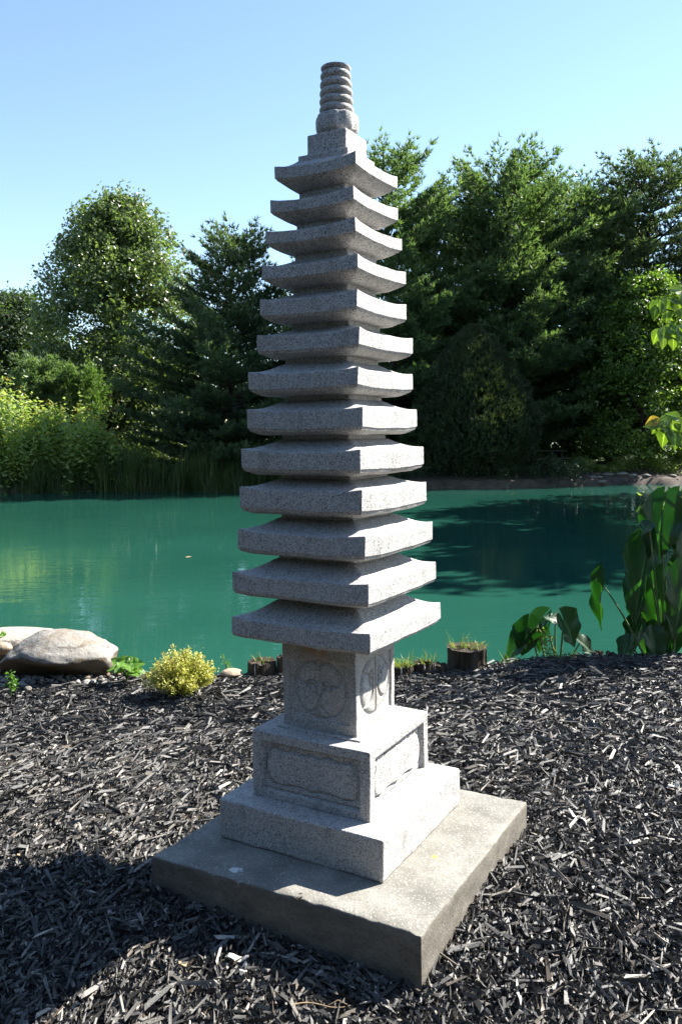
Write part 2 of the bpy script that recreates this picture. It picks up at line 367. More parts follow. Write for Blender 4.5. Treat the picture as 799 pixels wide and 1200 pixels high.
def roof_mesh(wd, zt, zb, liftt, liftb, rise, under, seed, qw=.2):
    """square eave stone: concave top rising to a plateau, corners turned up, bevelled underside"""
    mb = MB()
    e = np.array([0, .004, .012, .03]); t = np.concatenate([-1+e, np.linspace(-.93, .93, 37), (1-e)[::-1]])
    n = len(t); U, V = np.meshgrid(t, t, indexing='ij'); r = np.maximum(abs(U), abs(V)); c = np.minimum(abs(U), abs(V))/(r+1e-9)
    rg = np.random.default_rng(seed)
    chip = .002
    def irregular(P):  # uneven hand-cut stone
        d = np.stack([swave(P, 22, seed+1, 3), swave(P, 22, seed+2, 3), swave(P, 26, seed+3, 3)], -1)
        return P+d*np.array([.0028, .0028, .0018])
    def xy(ins): return U*(wd-ins), V*(wd-ins)
    r0 = .585
    tt = np.clip((1-r)/(1-r0), 0, 1)
    ztop = (zt-liftt)+liftt*c**(3.6-1.3*(under-.010)/.011)*r**5+rise*tt**1.6
    ed = np.clip((r-.975)/.025, 0, 1); ztop -= .001*ed**2
    x, y = xy(.0008); T = irregular(np.stack([x, y, ztop], -1).reshape(-1, 3))
    zbot0 = (zb-liftb)+liftb*c**2.1
    q = np.clip((1-r)/qw, 0, 1)
    zbot = zbot0*(1-q)+(zb-liftb-under)*q-.0015*np.sin(q*PI)
    x, y = xy(.0065); Bm = irregular(np.stack([x, y, zbot], -1).reshape(-1, 3))
    mb.add(T, grid_faces(n, n), .5, 0, True); mb.add(Bm, grid_faces(n, n, flip=True), .5, 0, True)
    idx = np.arange(n*n).reshape(n, n)
    ring = np.concatenate([idx[:, 0], idx[-1, 1:], idx[-2::-1, -1], idx[0, -2:0:-1]])
    u = U.reshape(-1)[ring]; v = V.reshape(-1)[ring]
    zt_ = ztop.reshape(-1)[ring]; zb_ = zbot.reshape(-1)[ring]
    rows = [T[ring]]
    for f, ins in ((.04, .0001), (.12, 0), (.3, 0), (.5, 0), (.7, 0), (.845, 0), (.855, .0012), (.93, .0042)):
        P = np.stack([u*(wd-ins), v*(wd-ins), zt_*(1-f)+zb_*f], -1); rows.append(irregular(P))
    rows.append(Bm[ring])
    R = np.stack(rows); k = len(ring)
    i, j = np.meshgrid(np.arange(len(rows)-1), np.arange(k), indexing='ij'); i = i.ravel(); j = j.ravel(); jn = (j+1) % k
    mb.add(R.reshape(-1, 3), np.stack([i*k+j, (i+1)*k+j, (i+1)*k+jn, i*k+jn], 1), .5, 0, True)
    return mb
def merge(o, d=1e-5, angle=35):
    me = o.data; bm = bmesh.new(); bm.from_mesh(me); bmesh.ops.remove_doubles(bm, verts=bm.verts, dist=d)
    bmesh.ops.recalc_face_normals(bm, faces=bm.faces)
    for ed in bm.edges:
        if len(ed.link_faces) == 2 and ed.calc_face_angle(0) > math.radians(angle): ed.smooth = False
    bm.to_mesh(me); bm.free(); me.update()
def block_mesh(hw, z0, z1, relief=None, n=24, rad=.004, seed=1, irr=.0015, hw2=None):
    """rounded, uneven stone block; relief(face, a, b) gives depth cut into a side (face 0 = -y, 1 = +x)"""
    hw2 = hw2 or hw; hz = (z1-z0)/2; zc = (z0+z1)/2; H = np.array([hw, hw2, hz]); mb = MB()
    for ax in range(3):
        for sg in (-1, 1):
            a1, a2 = [(1, 2), (0, 2), (0, 1)][ax]
            nn = n if ax < 2 else 14
            def tt(h):
                e = np.array([0, rad*.4, rad])/h
                return np.concatenate([-1+e, np.linspace(-1+rad/h*2, 1-rad/h*2, nn), (1-e)[::-1]])
            ta, tb = tt(H[a1]), tt(H[a2]); A, B = np.meshgrid(ta, tb, indexing='ij')
            P = np.zeros(A.shape+(3,)); P[..., ax] = sg*H[ax]; P[..., a1] = A*H[a1]; P[..., a2] = B*H[a2]
            P = P.reshape(-1, 3)
            Cc = np.clip(P, -(H-rad), H-rad); dv = P-Cc; Q = Cc+rad*unit(dv)
            wob = np.stack([swave(Q+seed, 25, seed+1, 3), swave(Q+seed, 25, seed+2, 3), swave(Q+seed, 25, seed+3, 3)], -1)*irr
            Q = Q+wob
            if relief and ax < 2:
                face = {(1, -1): 0, (0, 1): 1, (1, 1): 2, (0, -1): 3}[(ax, sg)]
                d = relief(face, A.ravel()*H[a1]*(1 if face in (0, 1) else -1), B.ravel()*H[a2])
                Q[:, ax] -= sg*d
            Q[:, 2] += zc
            mb.add(Q, grid_faces(len(ta), len(tb), flip=(sg > 0) == (ax == 1)), .5, 0, True)
    return mb
sstep = lambda x, a, b: np.clip((x-a)/(b-a), 0, 1)**2*(3-2*np.clip((x-a)/(b-a), 0, 1))
N_T = len(TIERS)
for i, (wd, zt, zb, dy, ox) in enumerate(TIERS):
    zt -= SLAB_Z; zb -= SLAB_Z
    hi = max(0, min(1, (7-i)/6))               # slimmer, more upturned stones near the top
    lt = .010+.003*hi; lb = .004+.003*hi; under = .010+.011*hi; qw = .14+.14*hi
    gap = (TIERS[i-1][2]-SLAB_Z-zt) if i else .10
    if i:
        lb_a = .004+.003*max(0, min(1, (8-i)/6)); un_a = .010+.011*max(0, min(1, (8-i)/6))
        above = TIERS[i-1][2]-SLAB_Z-lb_a-un_a
        rise = (above-(zt-lt))-(.026-.011*(1-hi))
    else: above = None; rise = .040
    nwf = .57
    o = roof_mesh(wd, zt, zb, lt, lb, rise, under, 100+i*7, qw).build('roof_tier', M['granite'], pag, (ox*math.cos(math.radians(-YAW)), ox*math.sin(math.radians(-YAW)), 0))
    o.rotation_euler.z = math.radians(dy); merge(o, angle=24)
    if above is not None:
        nb = block_mesh(wd*nwf, zt-lt+rise-.01, above+.012, None, 6, .006, 300+i).build('neck_block', M['granite_dull'], pag, o.location)
        nb.rotation_euler.z = math.radians(dy); merge(nb)
# shaft with carved roundels
def shaft_relief(face, a, b):
    hw, hz = .1465, .128
    inner = np.maximum(abs(a)/(hw-.026), abs(b+.002)/(hz-.022))
    d = .0065*sstep(1-inner, .0, .035)
    cx, cz, R = 0, .004, .103; a = a/1.0
    rr = np.hypot(a-cx, (b-cz)); seg = lambda dist, wdt: np.exp(-(dist/wdt)**2)
    ins = rr < R+.004
    g = seg(rr-R, .0034)
    if face in (0, 2):
        for sx in (-1, 1):
            l = np.hypot(a-sx*.042, b-.058); g = np.maximum(g, seg(l-.046, .0042)*ins*(b > .015))
            l2 = np.hypot(a-sx*.055, b+.034); g = np.maximum(g, seg(l2-.053, .0042)*ins*(sx*a < .06))
            l3 = np.hypot(a-sx*.030, b-.012); g = np.maximum(g, seg(l3-.019, .0026)*ins*(b > .0))
        g = np.maximum(g, seg(abs(a), .0022)*(b < -.02)*(rr < R))
    else:
        g = np.maximum(g, seg(abs(a), .003)*(rr < R))
        for sx in (-1, 1):
            l = np.hypot(a-sx*.075, b-.0); g = np.maximum(g, seg(l-.058, .0042)*ins)
            l = np.hypot((a-sx*.03)*1.8, b-.035); g = np.maximum(g, seg(l-.026, .003)*ins)
    d = d+.0058*np.clip(g, 0, 1)-.0040*ins*(1-g)*sstep(R-rr, 0, .02)
    return d
o = block_mesh(.1465, .5305-SLAB_Z-.003, .86-SLAB_Z, lambda f, a, b: shaft_relief(f, a, b+.018), 78, .004, 41).build('shaft', M['granite_stained'], pag, (0, 0, 0)); merge(o)
def ped_relief(face, a, b):
    hw, hz = .2316, .117
    inx = (hw-.040)-abs(a); inz = (hz-.030)-abs(b+.002)
    ins = np.minimum(inx, inz)
    d = .016*sstep(ins, 0, .003)+.004*np.exp(-((ins-.003)/.0035)**2)
    u = a/(hw-.052)                                   # cusped cartouche inside the frame
    top = .068-.016*abs(np.sin(np.clip(u, -1, 1)*PI*2.5))**.7*(.6+.4*abs(u))
    top = np.where(abs(u) > .96, .03, top)
    side = (hw-.047)-.030*np.clip(abs(b+.005)/.07, 0, 1)**2.2
    bot = .070-.010*abs(np.sin(np.clip(u, -1, 1)*PI*1.5))
    s = np.minimum(np.minimum(top-b, b+bot), side-abs(a))
    g = np.exp(-((s)/.0035)**2)
    d = d+.0065*g-.006*sstep(s, .002, .010)
    for k in (-1, 0, 1, 2):                           # little notches under the upper frame
        dd = abs(a-(k-.5)*.062)+abs(b-.072)*1.1
        d = d+.006*sstep(.010-dd, 0, .004)*(face in (1, 3))
    return d
o = block_mesh(.2316, .2944-SLAB_Z-.003, .5285-SLAB_Z, ped_relief, 84, .0045, 51).build('carved_plinth', M['granite'], pag, (.010, .0, 0)); merge(o)
o = block_mesh(.168, .5285-SLAB_Z-.004, 0.5285-SLAB_Z+.006, None, 10, .003, 55).build('plinth_step', M['granite'], pag, (.006, 0, 0)); merge(o)
o = block_mesh(.3201, .1545-SLAB_Z, .2935-SLAB_Z, None, 40, .006, 61, .0028).build('base_stone', M['granite'], pag, (.011, .002, 0)); merge(o)
# top block, lotus bowl and ringed spire
zc0 = 2.437-.023+.042-SLAB_Z
o = block_mesh(.094, zc0-.01, zc0+.020, None, 10, .004, 70).build('cap_step', M['granite'], pag, (.010, 0, 0)); merge(o)
o = block_mesh(.0735, zc0+.010, zc0+.088, None, 12, .004, 71).build('cap_block', M['granite'], pag, (.012, 0, 0)); merge(o)
def lathe(prof, n=40, mod=None):
    mb = MB(); pr = np.array(prof, float); th = np.arange(n)/n*2*PI
    rad = pr[:, 0][:, None]*np.ones(n)[None]
    if mod is not None: rad = rad*mod(pr[:, 1][:, None], th[None])
    V = np.stack([rad*np.cos(th), rad*np.sin(th), np.repeat(pr[:, 1][:, None], n, 1)], -1)
    V += np.stack([swave(V.reshape(-1, 3), 40, 5, 2)]*3, -1).reshape(V.shape)*.0012
    k = len(pr); i, j = np.meshgrid(np.arange(k-1), np.arange(n), indexing='ij'); i = i.ravel(); j = j.ravel(); jn = (j+1) % n
    mb.add(V.reshape(-1, 3), np.stack([i*n+j, i*n+jn, (i+1)*n+jn, (i+1)*n+j], 1), .5, 0, True)
    return mb
zb0 = zc0+.087
prof = [(0, 0), (.052, 0), (.060, .006), (.0705, .016), (.0735, .030), (.0735, .054), (.070, .068), (.062, .073), (.050, .076), (0, .080)]
zz = np.linspace(0, 1, 9)
o = lathe(prof, 64, lambda z, th: 1-.10*(abs(np.cos(th*4+.4))**5)*np.clip(z/.05, 0, 1)-.03*(abs(np.sin(th*4+.4))**8)*np.clip(z/.07, 0, 1)).build('lotus_bowl', M['granite'], pag, (.012, 0, zb0)); merge(o)
zs = np.linspace(0, 1, 80); rings = 5.5
rp = .0595-.0085*zs; gro = np.abs(np.sin(zs*PI*rings))**.55
prof = [(0, 0)]+[(rp[k]*(.80+.20*gro[k]), zs[k]*.150) for k in range(80)]+[(.044, .153), (.03, .152), (0, .151)]
o = lathe(prof, 40).build('ringed_spire', M['granite'], pag, (.010, 0, zb0+.076)); merge(o)

# ------------------------------------------------------------------ concrete slab
def slab():
    mb = MB(); n = 60; t = np.linspace(0, 1, n)
    c = sum(SL)/4
    def quad(ins, z):
        P = [q+(c-q)/np.linalg.norm(c-q)*ins*1.41 for q in SL]
        out = []
        for k in range(4):
            a, b = P[k], P[(k+1) % 4]
            out += [a*(1-s)+b*s for s in t[:-1]]
        A = np.array(out); return np.column_stack([A, np.full(len(A), z)])
    rows = [quad(.10, SLAB_Z), quad(.03, SLAB_Z), quad(.006, SLAB_Z-.0005), quad(.002, SLAB_Z-.002), quad(0, SLAB_Z-.007)]+[quad(-.001, z) for z in np.linspace(SLAB_Z-.02, -.14, 14)]
    R = []
    for rI, P in enumerate(rows):
        wv = np.stack([swave(P, 14, 21, 4), swave(P, 14, 22, 4), swave(P, 9, 23, 3)], -1)
        P = P+wv*np.array([.004, .004, .0025])
        if rI in (2, 3, 4):
            nib = np.clip(swave(P, 60, 24, 2)-.25, 0, 1); P[:, 2] -= nib*.008
        R.append(P)
    k = len(R[0]); R = np.stack(R); i, j = np.meshgrid(np.arange(len(rows)-1), np.arange(k), indexing='ij'); i = i.ravel(); j = j.ravel(); jn = (j+1) % k
    mb.add(R.reshape(-1, 3), np.stack([i*k+j, (i+1)*k+j, (i+1)*k+jn, i*k+jn], 1), .5, 0, True)
    # top
    P = R[0]; cc = P.mean(0); V = np.vstack([P, cc]); mb.add(V, [[q, (q+1) % k, k] for q in range(k)], .5, 0, True)
    return mb
o = slab().build('concrete_slab', M['concrete']); merge(o, angle=50)
tag(o, 'weathered square concrete slab with worn edges lying in the mulch under the pagoda', 'slab')

# ------------------------------------------------------------------ mulch
def in_slab(x, y, grow=0):
    ok = np.ones_like(x, bool)
    for k in range(4):
        a, b = SL[k], SL[(k+1) % 4]; e = b-a; nrm = np.array([e[1], -e[0]])/np.linalg.norm(e)
        ok &= ((x-a[0])*nrm[0]+(y-a[1])*nrm[1]) < grow
    return ok
def chips(n, xr, y0, y1, Lm, zoff, power, seed, thick=.0035):
    r = np.random.default_rng(seed)
    y = y0+(y1-y0)*r.random(n*2)**power; x = (r.random(n*2)*2-1)*(.47*y+.55)
    k = ~in_slab(x, y, .006) & (y < edge_y(x)+.10)
    x, y = x[k][:n], y[k][:n]; n = len(x)
    L = np.clip(Lm*np.exp(r.normal(0, .5, n)), .008, .12)/2; W = np.clip(L*(.12+.30*r.random(n)), .0014, .009); T = thick*(.5+r.random(n))
    z = mulch_h(x, y)+zoff+r.random(n)*.014
    clump = swave(np.stack([x, y, 0*x], 1), 2.6, 77, 2)
    a = r.random(n)*2*PI; a = np.where(r.random(n) < .45, .9+clump*1.8+r.normal(0, .5, n), a)
    tilt = r.normal(0, .20, n); rolla = r.normal(0, .38, n)
    d = np.stack([np.cos(a)*np.cos(tilt), np.sin(a)*np.cos(tilt), np.sin(tilt)], 1)
    s0 = np.stack([-np.sin(a), np.cos(a), np.zeros(n)], 1); up = np.cross(d, s0)
    s = s0*np.cos(rolla)[:, None]+up*np.sin(rolla)[:, None]; up = np.cross(d, s)
    C0 = np.stack([x, y, z], 1); V = np.zeros((n, 6, 3))
    e1 = .08+.85*r.random(n)**1.3; e2 = .05+.75*r.random(n)**1.5; sk1 = r.normal(0, .5, n); sk2 = r.normal(0, .5, n)
    bend = r.normal(0, .16, n)*L; ro = r.uniform(-.9, .9, n)
    for q, (u, v, e, sk) in enumerate([(-1, -1, e1, sk1), (1, -1, e2, sk2), (1, 1, e2, -sk2), (-1, 1, e1, -sk1)]):
        V[:, q] = C0+d*(L*(u+sk*.28))[:, None]+s*(W*v*e+bend)[:, None]-up*T[:, None]
    for q, (u, e) in enumerate([(-.9, e1), (.88, e2)]):
        V[:, 4+q] = C0+d*(L*u*(.75+.25*r.random(n)))[:, None]+s*(W*ro*e+bend)[:, None]+up*(T*(.3+.9*r.random(n)))[:, None]
    o6 = np.arange(n)[:, None]*6
    Fa = np.concatenate([o6+[0, 1, 5], o6+[0, 5, 4], o6+[2, 3, 4], o6+[2, 4, 5], o6+[1, 2, 5], o6+[3, 0, 4]])
    rnd = r.random(n)*.92; pick = r.random(n); rnd = np.where(pick > .965, .93+.07*r.random(n), rnd)
    rnd = np.clip(rnd+.12*clump, 0, 1)
    return V.reshape(-1, 3), Fa, np.tile(rnd, 6)
mb = MB()
for args in ((52000, 0, 1.45, 3.3, .030, .004, 1.0, 1), (52000, 0, 3.3, 5.65, .028, .004, .9, 2), (9000, 0, 1.45, 5.6, .058, .012, 1.25, 3), (12000, 0, 1.45, 3.6, .016, .016, 1.0, 6), (2600, 0, 1.5, 5.5, .085, .017, 1.1, 4, .005)):
    v, f, r_ = chips(*args); mb.add(v, f, r_, 0)
tag(mb.build('mulch', M['chip']), 'loose black and grey shredded wood mulch covering the whole bed', 'mulch', kind='stuff')

def one_chip(name, px, py, L, W, ang, mat, label, cat='wood chip', zoff=.022, tilt=.1, group=None):
    p = at(px, py, z=0.); z = float(mulch_h(np.array([p[0]]), np.array([p[1]]))[0])+zoff
    p = at(px, py, z=z); mb = MB(); n = 7; rg = random.Random(int(px*7+py)); th = .004
    V = []
    for i in range(n):
        t = i/(n-1)-.5; wd = W/2*(1-abs(2*t)**3*.75)*(1+.12*rg.uniform(-1, 1)); zz = .008*math.sin(i*1.3)
        V += [(t*L, -wd, zz), (t*L, wd, zz+.002), (t*L, wd*.9, zz+th), (t*L, -wd*.9, zz+th)]
    F = []
    for i in range(n-1):
        for k in range(4): a = i*4+k; b = i*4+(k+1) % 4; F.append([a, b, b+4, a+4])
    F += [[3, 2, 1, 0], [n*4-4, n*4-3, n*4-2, n*4-1]]
    mb.add(V, F); o = mb.build(name, mat, None, p); o.rotation_euler = (0.15, -tilt, ang)
    return tag(o, label, cat, group)
one_chip('wood_chip', 278, 1123, .075, .022, -.25, M['pale'], 'white wood chip lying flat beside the shaded front of the slab')
one_chip('wood_chip', 285, 1137, .045, .020, 1.35, M['pale'], 'short white wood chip propped just below the other white chip near slab')
one_chip('wood_chip', 217, 1130, .05, .014, .2, M['tan'], 'orange tan wood chip on the sunlit mulch left of the white chips')
one_chip('wood_chip', 27, 1003, .05, .013, .3, M['tan'], 'orange tan wood chip on mulch at the left above the big shadow')
one_chip('wood_chip', 676, 958, .105, .015, 2.0, M['pale'], 'long pale splinter lying on the mulch right of the slab', tilt=.05)
one_chip('wood_chip', 766, 862, .20, .022, .75, M['chip'], 'long grey splintered stick lying near the right edge of the mulch', tilt=.12)
one_chip('wood_chip', 648, 908, .045, .022, 1.2, M['pale'], 'stubby white chip upper right of the slab corner')
one_chip('wood_chip', 607, 1165, .085, .010, 1.5, M['pale'], 'thin pale splinter at the bottom right of the slab front corner')
one_chip('wood_chip', 797, 905, .09, .016, 1.5, M['pale'], 'pale upright splinter at the right border of the mulch')
one_chip('wood_chip', 788, 921, .07, .022, .5, M['pale'], 'wide pale chip near the right border of the mulch')
# dry forked twig lying before the slab
t = thing('dry_twig', 'thin forked tan twig lying on mulch in front of the slab', 'twig', (0, 0, 0))
mb = MB(); pts = [at(342+q*9, 1178-3*math.sin(q*.8), z=-.045+.035) for q in range(9)]; tube(mb, pts, np.linspace(.0025, .001, 9), 5); mb.build('twig_stem', M['tan'], t)
mb = MB(); pts = [at(385, 1178, z=-.012), at(396, 1172, z=0.0), at(413, 1180, z=-.015)]; tube(mb, pts, .0012, 5); mb.build('twig_fork', M['tan'], t)
# withered seed head caught on the slab edge
p0 = at(349, 1056, z=SLAB_Z); t = thing('seed_head', 'small dark withered seed head stuck to the front edge of the slab', 'seed head', p0)
rg = random.Random(4)
for k in range(9):
    a = rg.uniform(0, 6.28); mb = MB(); L = rg.uniform(.012, .026)
    e = np.array([math.cos(a)*L*.7, math.sin(a)*L*.7, L*rg.uniform(.2, .9)]); tube(mb, [np.zeros(3), e*.6+np.array([0, 0, .004]), e], [.0016, .0022, .0006], 5); mb.build('stalk', M['twig'], t)

# ------------------------------------------------------------------ foliage builders
def leaves(mb, P, N, size, rnd, mat=0, aspect=.6, r=RNG, up=None):
    """one pointed, slightly folded leaf (two triangles along the midrib) at every point P, facing N"""
    n = len(P); N = unit(N); a = unit(np.cross(N, r.normal(size=(n, 3)))); b = np.cross(N, a)
    if up is not None: a = unit(a*.6+up); b = unit(np.cross(N, a))
    L = (size*(.65+.7*r.random(n)))[:, None] if np.ndim(size) == 0 else np.asarray(size)[:, None]
    f = N*L*.14
    V = np.stack([P-a*L*.5, P+b*L*aspect*.5-f+a*L*.05*0, P+a*L*.5, P-b*L*aspect*.5-f], 1)
    F = np.arange(n*4).reshape(n, 4)
    tri = np.concatenate([F[:, [0, 1, 2]], F[:, [0, 2, 3]]])
    mb.add(V.reshape(-1, 3), tri, np.concatenate([rnd, rnd]), mat)
def tufts(mb, P, D, k, length, width, spread, rnd, mat=0, r=RNG):
    """needle tufts: k narrow triangles fanning round direction D from P"""
    n = len(P); D = unit(D)
    d = unit(D[:, None]+r.normal(size=(n, k, 3))*spread); L = length*(.7+.6*r.random((n, k, 1)))
    s = unit(np.cross(d, r.normal(size=(n, k, 3))))*width*.5
    b = P[:, None]+d*L*.05
    V = np.stack([b-s, b+s, b+d*L], 2)
    mb.add(V.reshape(-1, 3), np.arange(n*k*3).reshape(-1, 3), np.repeat(rnd, k), mat)
def ground_z(x, y): return float(terrain(np.array([float(x)]), np.array([float(y)]))[0])
def prof_r(prof, z): return np.interp(z, [p[0] for p in prof], [p[1] for p in prof])

def broadleaf_tree(name, label, X, Y, ztop, z0, prof, nclump, perclump, leaf, cr, mat, seed, group=None, lean=0, trunk_r=.16, sx=1.0, cat='tree'):
    """prof: (height fraction between z0 and ztop, crown radius)"""
    r = np.random.default_rng(seed); gz = ground_z(X, Y)
    t = thing(name, label, cat, (X, Y, gz), 0, group)
    H = ztop-gz; C = []
    zf = r.random(nclump)**.9
    rr = prof_r(prof, zf); az = r.random(nclump)*2*PI; q = np.sqrt(.25+.75*r.random(nclump))
    q[:nclump//6] *= .35
    wob = 1+.22*swave(np.stack([np.cos(az)*2, np.sin(az)*2, zf*5], 1), 1.2, seed+9, 2)
    C = np.stack([np.cos(az)*rr*q*wob*sx+lean*zf, np.sin(az)*rr*q*wob, (z0-gz)+zf*(ztop-z0)], 1)
    # wood
    wd = MB(); th = np.linspace(0, 1, 9)
    tp = np.stack([lean*th+.10*np.sin(th*5+seed), .08*np.cos(th*4+seed), th*H*.9-.15], 1)
    tube(wd, tp, trunk_r*(1-th)**1.1+.012, 8, wob=.08)
    for k in range(0, nclump, 2):
        c = C[k]; zs = max(.18*H, c[2]-.35*np.hypot(c[0], c[1])-.25*H*r.random()); f = np.clip((zs+.15)/(H*.9), 0, .97)
        s_ = np.array([np.interp(f, th, tp[:, 0]), np.interp(f, th, tp[:, 1]), zs]); mid = s_*.45+c*.55+np.array([0, 0, .12*H*(.5-f)*.5])+r.normal(size=3)*.1
        tube(wd, [s_, s_*.7+mid*.3+[0, 0, .05], mid, c], [trunk_r*.34*(1-f)+.018, trunk_r*.26*(1-f)+.014, .014, .005], 5, cap=False)
    wd.build('trunk', M['bark'], t)
    mb = MB(); Pn = []; Nn = []; Rn = []
    for k in range(nclump):
        n = int(perclump*(.6+.8*r.random())); d = unit(r.normal(size=(n, 3))); sz = cr*(.55+.8*r.random())*np.array([1.15, 1.15, .72])
        rad = (.35+.65*r.random(n)**.5)[:, None]*(1+.25*swave(d, 2.5, seed+k, 1)[:, None])
        p = C[k]+d*sz*rad; Pn.append(p); Nn.append(d*.7+r.normal(size=(n, 3))*.6+np.array([0, 0, .55])); Rn.append(np.clip(r.normal(.5, .22, n)+.12*r.normal(), 0, 1))
    # outer sprays that break the outline
    ns = nclump*3; az = r.random(ns)*2*PI; zf = r.random(ns)**.8; rr = prof_r(prof, zf)*1.02
    for k in range(ns):
        b = np.array([np.cos(az[k])*rr[k]*sx+lean*zf[k], np.sin(az[k])*rr[k], z0-gz+zf[k]*(ztop-z0)]); d = unit(np.array([np.cos(az[k]), np.sin(az[k]), .5+1.2*zf[k]])+r.normal(size=3)*.35)
        n = 14; s_ = r.random(n)**.8*cr*1.0; Pn.append(b+d*s_[:, None]+r.normal(size=(n, 3))*leaf*.8); Nn.append(r.normal(size=(n, 3))+[0, 0, .6]); Rn.append(np.clip(r.normal(.6, .2, n), 0, 1))
    leaves(mb, np.concatenate(Pn), np.concatenate(Nn), leaf, np.concatenate(Rn), 0, .62, r)
    mb.build('crown', mat, t); return t

def pine_tree(name, label, X, Y, ztop, zlow, prof, mat, seed, group=None, whorl=.5, nb=6, up=(.05, .75), dens=1.0, needle=.19, lean=0, gaps=0., width=.026, k=8, cat='pine tree', droop=0.):
    """prof: (height fraction zlow..ztop, branch length)"""
    r = np.random.default_rng(seed); gz = ground_z(X, Y); t = thing(name, label, cat, (X, Y, gz), 0, group)
    H = ztop-gz; wd = MB(); th = np.linspace(0, 1, 10); tr = .016*H
    tp = np.stack([lean*th**1.5+.06*np.sin(th*6+seed), .06*np.cos(th*5+seed), th*H*.985-.15], 1)
    tube(wd, tp, tr*(1-th)+.012, 8, wob=.06)
    P = []; D = []; R = []
    z = zlow-gz; zt = ztop-gz
    while z < zt-.15:
        f = (z-(zlow-gz))/(zt-(zlow-gz)); Lb = prof_r(prof, f); n = nb if f < .8 else nb-1
        a0 = r.random()*6.28
        for b in range(n):
            if r.random() < gaps: continue
            a = a0+b*2*PI/n+r.normal()*.25; L = Lb*(.62+.55*r.random()); zz = z+r.normal()*.12
            tf = np.clip((zz+.15)/(H*.985), 0, 1); s_ = np.array([np.interp(tf, th, tp[:, 0]), np.interp(tf, th, tp[:, 1]), zz])
            sl_ = up[0]+(up[1]-up[0])*f**1.6; h = np.array([np.cos(a), np.sin(a), 0]); side = np.array([-np.sin(a), np.cos(a), 0])
            m_ = 7; q = np.linspace(0, 1, m_); cur = r.normal()*.12
            bp = s_+h*(q*L)[:, None]+side*(cur*q*q*L)[:, None]+np.array([0, 0, 1])*((sl_*q*L)+(.16*L*q**3)-droop*L*q*(1-q)*2)[:, None]
            tube(wd, bp, np.linspace(max(.012, .018*L), .004, m_), 5, cap=False)
            nt = max(3, int(L*7.5*dens)); start = .25 if L > 1 else .1
            for j in range(nt):
                u = start+(1-start)*(j+r.random())/nt; base = np.array([np.interp(u, q, bp[:, c]) for c in range(3)])
                sd = side*(1 if j % 2 else -1)*(.7+.4*r.random()); tl = min(1.0, .45*L*(1.2-u))*(.6+.6*r.random())+.14
                dr = unit(h*(.6+.4*u)+sd+np.array([0, 0, .10+.25*r.random()]))
                if j == nt-1: dr = unit(h+np.array([0, 0, .35])); tl = .3
                nn = max(2, int(tl/.105*dens)); s2 = (np.arange(nn)+.6)/nn*tl
                pp = base+dr*s2[:, None]+r.normal(size=(nn, 3))*.05; P.append(pp)
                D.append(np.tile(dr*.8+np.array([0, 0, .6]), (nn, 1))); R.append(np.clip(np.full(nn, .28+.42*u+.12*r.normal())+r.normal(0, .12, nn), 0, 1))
        z += whorl*.85*(.75+.5*r.random())*(1-.35*f)
    # leader
    n = 14; q = np.linspace(.9, 1, n)[:, None]; P.append(np.array([tp[-1]])*1+np.array([0, 0, 1])*(q-.96)*H); D.append(np.tile([0, 0, 1.], (n, 1))); R.append(np.full(n, .7))
    wd.build('trunk', M['bark'], t)
    mb = MB(); P = np.concatenate(P); D = np.concatenate(D); R = np.concatenate(R)
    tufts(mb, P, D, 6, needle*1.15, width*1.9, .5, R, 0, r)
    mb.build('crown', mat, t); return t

zat = lambda py, D: 1.55+(509.3-py)*D/970.9
xat = lambda px, D: (px-399.5)*D/970.9
# left bank ------------------------------------------------------
D = 42.
broadleaf_tree('broadleaf_tree', 'tall rounded leafy tree, the highest on the left bank, lit from the right', xat(144, D), D, zat(246, D), zat(545, D),
               [(0, 2.9), (.25, 3.6), (.5, 3.7), (.7, 3.2), (.85, 2.2), (.95, 1.3), (1, .5)], 240, 300, .19, .85, M['maple'], 21, None, .3, .2)
D = 48.
broadleaf_tree('broadleaf_tree', 'darker low leafy tree at the left edge, behind and left of the highest one', xat(22, D), D, zat(350, D), zat(500, D),
               [(0, 3.0), (.4, 3.3), (.7, 2.5), (.9, 1.5), (1, .5)], 110, 260, .21, .85, M['maple_far'], 22, None, 0, .2)
D = 34.
pine_tree('pine_tree', 'dark open pine with upswept ragged top left of the pagoda on the far bank', xat(268, D), D, zat(286, D), zat(548, D),
          [(0, 3.9), (.25, 4.1), (.45, 3.4), (.62, 2.2), (.8, 1.8), (.93, 1.25), (1, .35)], M['pine_dark'], 31, None, .55, 7, (.04, .75), 1.0, .19, .5, .08, .03, 8)
D = 36.
pine_tree('young_pine', 'bluish green young pine above the flowering shrubs at far left', xat(52, D), D, zat(428, D), zat(480, D),
          [(0, 1.0), (.5, 1.25), (.8, .8), (1, .25)], M['pine'], 33, 'young pines among the shrubs', .3, 6, (.35, 1.0), 1.5, .17, 0, 0, .026, 8, 'young pine')
pine_tree('young_pine', 'bright green young pine with pointed candle tips right of the other young pine', xat(103, D), D, zat(434, D), zat(490, D),
          [(0, .9), (.5, .85), (.8, .5), (1, .15)], M['pine_young'], 34, 'young pines among the shrubs', .28, 6, (.5, 1.4), 1.5, .16, 0, 0, .026, 8, 'young pine')
